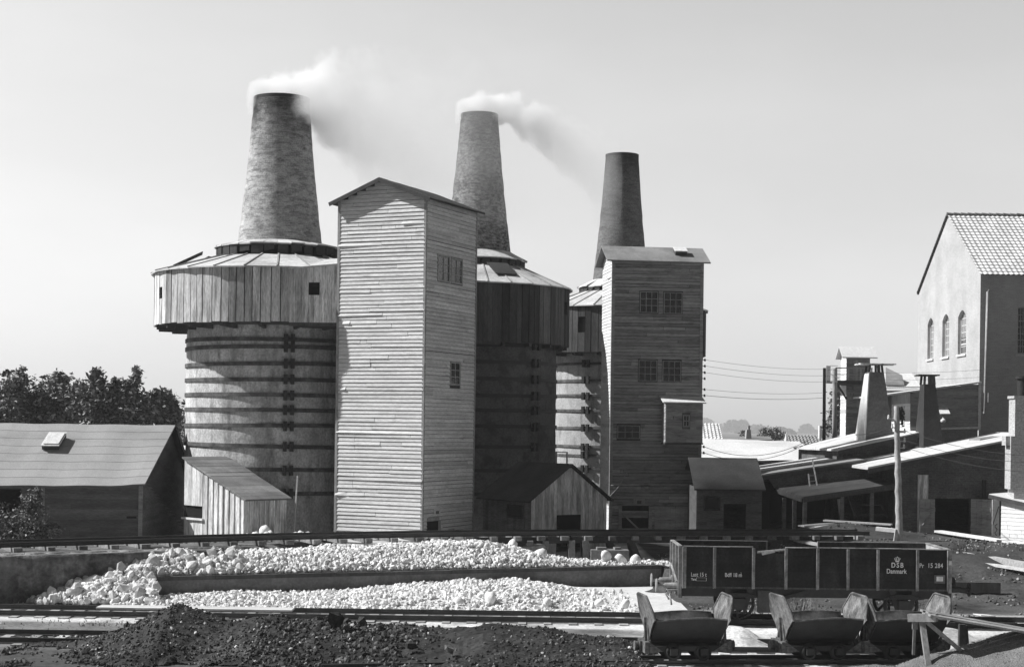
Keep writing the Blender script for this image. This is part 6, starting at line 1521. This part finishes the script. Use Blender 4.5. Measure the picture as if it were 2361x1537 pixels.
# ------------------------------------------------------------------ plank trestle
Yt = 36.0; t = thing('plank_trestle', 'rough trestle table of planks with sawhorse legs on the gravel mound', 'trestle', at(2130, 1480, Yt))
a = at(2097, 1422, Yt); b = at(2158, 1424, Yt - .5)
mb = MB(); mb.beam(at(2095, 1423, Yt), at(2160, 1423, Yt - .35), .16, .17); mb.build('cross_beam', 'timber_old', t, world=True)
mb = MB(); mb.beam(at(2126, 1432, Yt - .1), at(2142, 1545, Yt - .5), .10, .12, X); mb.build('leg', 'timber_old', t, world=True)
mb = MB(); mb.beam(at(2109, 1436, Yt + .3), at(2106, 1508, Yt + .5), .05, .06, X); mb.obox(at(2104, 1450, Yt), X*.12, Yv*.06, Z*.17); mb.build('leg', 'timber_old', t, world=True)
mb = MB(); mb.beam(at(2136, 1432, Yt - .15), at(2226, 1508, Yt - .1), .09, .10, Yv); mb.build('brace', 'timber_old', t, world=True)
mb = MB(); mb.beam(at(2218, 1438, Yt + .9), at(2216, 1508, Yt + .9), .12, .14, X, .3); mb.beam(at(2226, 1440, Yt + .9), at(2231, 1500, Yt + .9), .07, .08, X, .3); mb.build('leg', 'timber_old', t, world=True)
mb = MB()
P0, P1 = at(2142, 1418, Yt - .4), at(2420, 1466, Yt - .5)
for k in range(4):
    o_ = Vector((R.uniform(-.1, .3), k*.30, .0)); q0 = P0 + Vector((k*.05 - .1*(k % 2), k*.285, R.uniform(0, .015))); q1 = P1 + Vector((0, k*.285, R.uniform(0, .015))); mb.beam(q0, q1, .28, .045, Z, R.uniform(.8, 1.3))
mb.build('plank_top', 'timber_old', t, world=True)
p = at(2262, 1425, Yt + .5); mb = MB(); mb.obox((0, 0, 0), (.36, .10, -.03), (-.1, .3, 0), (0, 0, .02)); o = mb.build('paper_sheet', 'paint_white', pos=(p.x, p.y, p.z + .06)); tag(o, 'small pale sheet lying on the trestle planks', 'sheet')

# ------------------------------------------------------------------ planks and timbers on the soil bank
def plank(u0, v0, Y0, u1, v1, Y1, w_, h_, m, label, name='plank', tone=1.0):
    mb = MB(); a, b = at(u0, v0, Y0), at(u1, v1, Y1); mb.beam(a, b, w_, h_, Z, tone); o = mb.build(name, m, loc=tuple(a)); tag(o, label, 'plank' if name == 'plank' else name)
plank(2192, 1272, 57.0, 2420, 1312, 53.5, .34, .20, 'timber', 'thick rounded timber baulk lying on the dark bank beside the wagon', 'timber_baulk')
plank(2255, 1296, 55.2, 2420, 1322, 53.0, .25, .08, 'plank_pale', 'pale plank half buried below the timber baulk on the bank')
plank(2163, 1224, 62.6, 2420, 1262, 57.5, .40, .08, 'plank_pale', 'long whitish plank laid as a kerb before the brick workshop', tone=1.2)
plank(1900, 1199, 63.2, 2056, 1209, 62.0, .30, .06, 'plank_pale', 'long pale plank lying on the soil before the open shed')
plank(1847, 1212, 62.4, 1918, 1206, 63.0, .42, .05, 'timber', 'grey plank leaning on the soil hump nearer the dark shed')
plank(1862, 1218, 62.0, 1935, 1207, 62.9, .30, .05, 'plank_pale', 'short pale plank across the grey one on the soil hump')
plank(2020, 1218, 60.4, 2068, 1223, 60.1, .22, .14, 'limestone', 'short white beam ending at the foot of the wire pole', 'beam')
plank(2188, 1352, 52.4, 2306, 1354, 52.2, .20, .34, 'trim_dark', 'low dark timber kerb behind the wagon buffer', 'timber_kerb')
plank(1810, 1240, 60.6, 1905, 1258, 58.4, .5, .05, 'timber', 'wide board sloping in the gap below the upper track', tone=.8)

# ------------------------------------------------------------------ wire pole and wires
PB = at(2074, 1246, 59.6); PT = at(2067, 936, 59.6)
t = thing('utility_pole', 'tall knotty wooden pole with insulators rising behind the wagon', 'pole', PB)
mb = MB(); n = 22; mb.path([PB.lerp(PT, k/n) + Vector((.012*math.sin(k*2.1), .012*math.cos(k*1.7), -.4 if k == 0 else 0)) for k in range(n + 1)], [lerp(.135, .10, k/n)*(1 + .05*math.sin(k*4.1)) for k in range(n + 1)], 12); mb.build('shaft', 'timber', t, world=True)
mb = MB(); mb.beam(PB + Vector((-.22, -.1, -.3)), PB + Vector((-.12, -.05, .42)), .12, .12, X); mb.beam(PB + Vector((.22, -.1, -.3)), PB + Vector((.12, -.05, .22)), .1, .12, X); mb.build('pole_shoe', 'timber', t, world=True)
WI = []
for dx, dz, sz in ((.16, -.10, 1), (.24, -.25, 1.2), (.24, -.45, 1.2), (.2, -.62, 1), (.30, -.92, .8), (.30, -1.25, .8), (.28, -1.5, .8), (-.3, -.42, .9), (-.16, -.75, .7)):
    q = PT + Vector((dx, -.06, dz)); mb = MB(); mb.tube(PT + Vector((0, 0, dz - .05)), q - Z*.05, .02, .02, 6); mb.lathe(q, [(.02, -.08), (.05*sz, -.07), (.06*sz, -.01), (.03*sz, .02), (.05*sz, .05), (.02, .10)], 10); mb.build('insulator', 'iron' if dx > 0 and dz > -.7 else 'paint_white', t, world=True); WI.append(q)
q = PT + Vector((.1, -.05, -.5)); mb = MB(); mb.obox(q - X*.02, X*.16, Yv*.10, Z*.45); mb.build('switch_box', 'iron', t, world=True)
def wire(a, b, sag, label, r=.008, grp='overhead wires'):
    mb = MB(); pts = [V(a).lerp(V(b), k/24) - Z*(4*sag*(k/24)*(1 - k/24)) for k in range(25)]; mb.path(pts, r, 5); o = mb.build('wire', 'iron' , loc=tuple(V(a))); tag(o, label, 'wire', grp)
WP = at(1901, 860, 84.4)
for i in range(6):
    b = Vector((WP.x - .1 + .0*i, WP.y, (zat(851, 1900, 84.4), zat(866, 1900, 84.4), zat(880, 1900, 84.4), zat(890, 1900, 84.4), zat(905, 1900, 84.4), zat(917, 1900, 84.4))[i]))
    if i == 3: continue
    wire(INS[i], b, .12, 'thin wire strung from the dark tower corner to the pole by the balcony', .007 if i < 5 else .010)
    if i < 3: wire(b, at(2480, (828, 846, 866)[i], 66), .35, 'faint wire crossing in front of the factory hall from the pole by the balcony', .006)
for i in (6, 7): wire(INS[i], at(1868, 1012 + (i - 6)*6, 72), .55, 'slack wire drooping in front of the long pale roof from the dark tower', .012)
for i, (v_, k) in enumerate(((1052, 4), (1066, 5), (1090, 6))): wire(WI[k], at(2480, v_, 52), .28, 'wire running from the tall knotty pole past the brick chimney', .008)
wire(at(1972, 1001, 74.6), WI[8], .1, 'dark wire from the foot of the canvas-clad vent to the tall knotty pole', .014)

# ------------------------------------------------------------------ chimney smoke
def smoke(label, origin, zc, rad, dens, length, back=1.4):
    mb = MB(); rows = []; n = 40
    def cv(x, pts): return interp(x, pts)
    for k in range(n + 1):
        x = lerp(-back, length, k/n); c = Vector((x, 0, cv(x, zc))); r = cv(x, rad)*1.55 + .1
        if k in (0, n): r *= .3
        rows.append([c + Vector((0, r*math.cos(2*PI*q/20), r*math.sin(2*PI*q/20))) for q in range(20)])
    mb.grid(rows, 1, True, True); mb.face(rows[0][::-1]); mb.face(rows[-1])
    m = bpy.data.materials.new('smoke'); m.use_nodes = True; nt = m.node_tree; N = nt.nodes; L = nt.links
    for q in list(N): N.remove(q)
    out = N.new('ShaderNodeOutputMaterial'); pv = N.new('ShaderNodeVolumePrincipled'); L.new(pv.outputs[0], out.inputs['Volume'])
    pv.inputs['Color'].default_value = (1, 1, 1, 1); pv.inputs['Anisotropy'].default_value = 0.0
    tc = N.new('ShaderNodeTexCoord'); sp = N.new('ShaderNodeSeparateXYZ')
    nz = N.new('ShaderNodeTexNoise'); nz.inputs['Scale'].default_value = .75; nz.inputs['Detail'].default_value = 6; nz.inputs['Roughness'].default_value = .55; L.new(tc.outputs['Object'], nz.inputs['Vector'])
    L.new(tc.outputs['Object'], sp.inputs[0])
    def op(o, a, b=None):
        k = N.new('ShaderNodeMath'); k.operation = o
        for i, q in enumerate((a, b)):
            if q is None: continue
            if isinstance(q, (int, float)): k.inputs[i].default_value = q
            else: L.new(q, k.inputs[i])
        return k.outputs[0]
    def curve(src, pts, lo, hi):
        fc = N.new('ShaderNodeFloatCurve'); c = fc.mapping.curves[0]; X0, X1 = -back, length
        xs_ = [((q[0] - X0)/(X1 - X0), (q[1] - lo)/(hi - lo)) for q in pts]
        c.points[0].location = xs_[0]; c.points[1].location = xs_[-1]
        for q in xs_[1:-1]: c.points.new(*q)
        for q in c.points: q.handle_type = 'VECTOR'
        fc.mapping.update()
        t_ = op('DIVIDE', op('ADD', src, back), length + back); L.new(t_, fc.inputs['Value']); return op('ADD', op('MULTIPLY', fc.outputs[0], hi - lo), lo)
    fix = lambda p: [(-back, p[0][1])] + p[1:-1] + [(length, p[-1][1])]
    zr = curve(sp.outputs[0], fix(zc), -6, 2); rr = curve(sp.outputs[0], fix(rad), 0, 6); dd = curve(sp.outputs[0], fix(dens), 0, 6)
    dz = op('SUBTRACT', sp.outputs[2], zr); d = op('SQRT', op('ADD', op('MULTIPLY', dz, dz), op('MULTIPLY', sp.outputs[1], sp.outputs[1])))
    f = op('DIVIDE', d, rr); f = op('ADD', f, op('MULTIPLY', op('SUBTRACT', nz.outputs['Fac'], .5), 2.0))
    mr = N.new('ShaderNodeMapRange'); mr.interpolation_type = 'SMOOTHSTEP'; mr.inputs[1].default_value = 1.0; mr.inputs[2].default_value = .72; mr.inputs[3].default_value = 0; mr.inputs[4].default_value = 1; L.new(f, mr.inputs[0])
    L.new(op('MULTIPLY', mr.outputs[0], dd), pv.inputs['Density'])
    MT['smk'] = m; o = mb.build('smoke', 'smk', pos=origin); tag(o, label, 'smoke', kind='stuff')
a = Vector((K1[0], K1[1], 18.6)); 
smoke('white smoke drifting right from the biggest kiln chimney', a, [(-1.4, -.1), (0, .1), (1.0, .15), (2.2, -.15), (3.6, -.75), (6, -1.5), (11, -2.2)], [(-1.4, .7), (-.6, .9), (0.4, 1.05), (1.2, 1.4), (2.2, 2.0), (4, 2.9), (7, 3.5), (11, 3.6)], [(-1.4, 0), (-1.15, 3), (0, 3.0), (1.0, 2.0), (1.9, .8), (2.8, .26), (4.2, .13), (7, .06), (11, 0)], 11.0)
a = Vector((K2[0] + .05, K2[1], 19.95))
smoke('white puff of smoke rolling right from the middle kiln chimney', a, [(-1.2, -.1), (0, .12), (1.2, .15), (2.6, -.45), (3.6, -1.2), (6.5, -3.6)], [(-1.2, .5), (0, .85), (1.2, .80), (2.0, 1.1), (3.0, 1.3), (4.2, 1.7), (6.5, 2.6)], [(-1.2, 0), (-.95, 3), (0, 3.0), (1.5, 2.4), (2.5, 1.1), (3.4, .3), (4.6, .12), (6.5, .02)], 6.5, 1.2)
# ------------------------------------------------------------------ summer haze over the whole place
m = bpy.data.materials.new('haze'); m.use_nodes = True; nt = m.node_tree; N = nt.nodes
for q in list(N): N.remove(q)
out = N.new('ShaderNodeOutputMaterial'); pv = N.new('ShaderNodeVolumePrincipled'); nt.links.new(pv.outputs[0], out.inputs['Volume'])
pv.inputs['Density'].default_value = 0.0003; pv.inputs['Color'].default_value = (.96, .96, .96, 1); pv.inputs['Anisotropy'].default_value = .2
MT['haze'] = m
mb = MB(); mb.obox((-920, -60, -1.2), X*1840, Yv*3800, Z*75); o = mb.build('haze', 'haze'); o['kind'] = 'stuff'
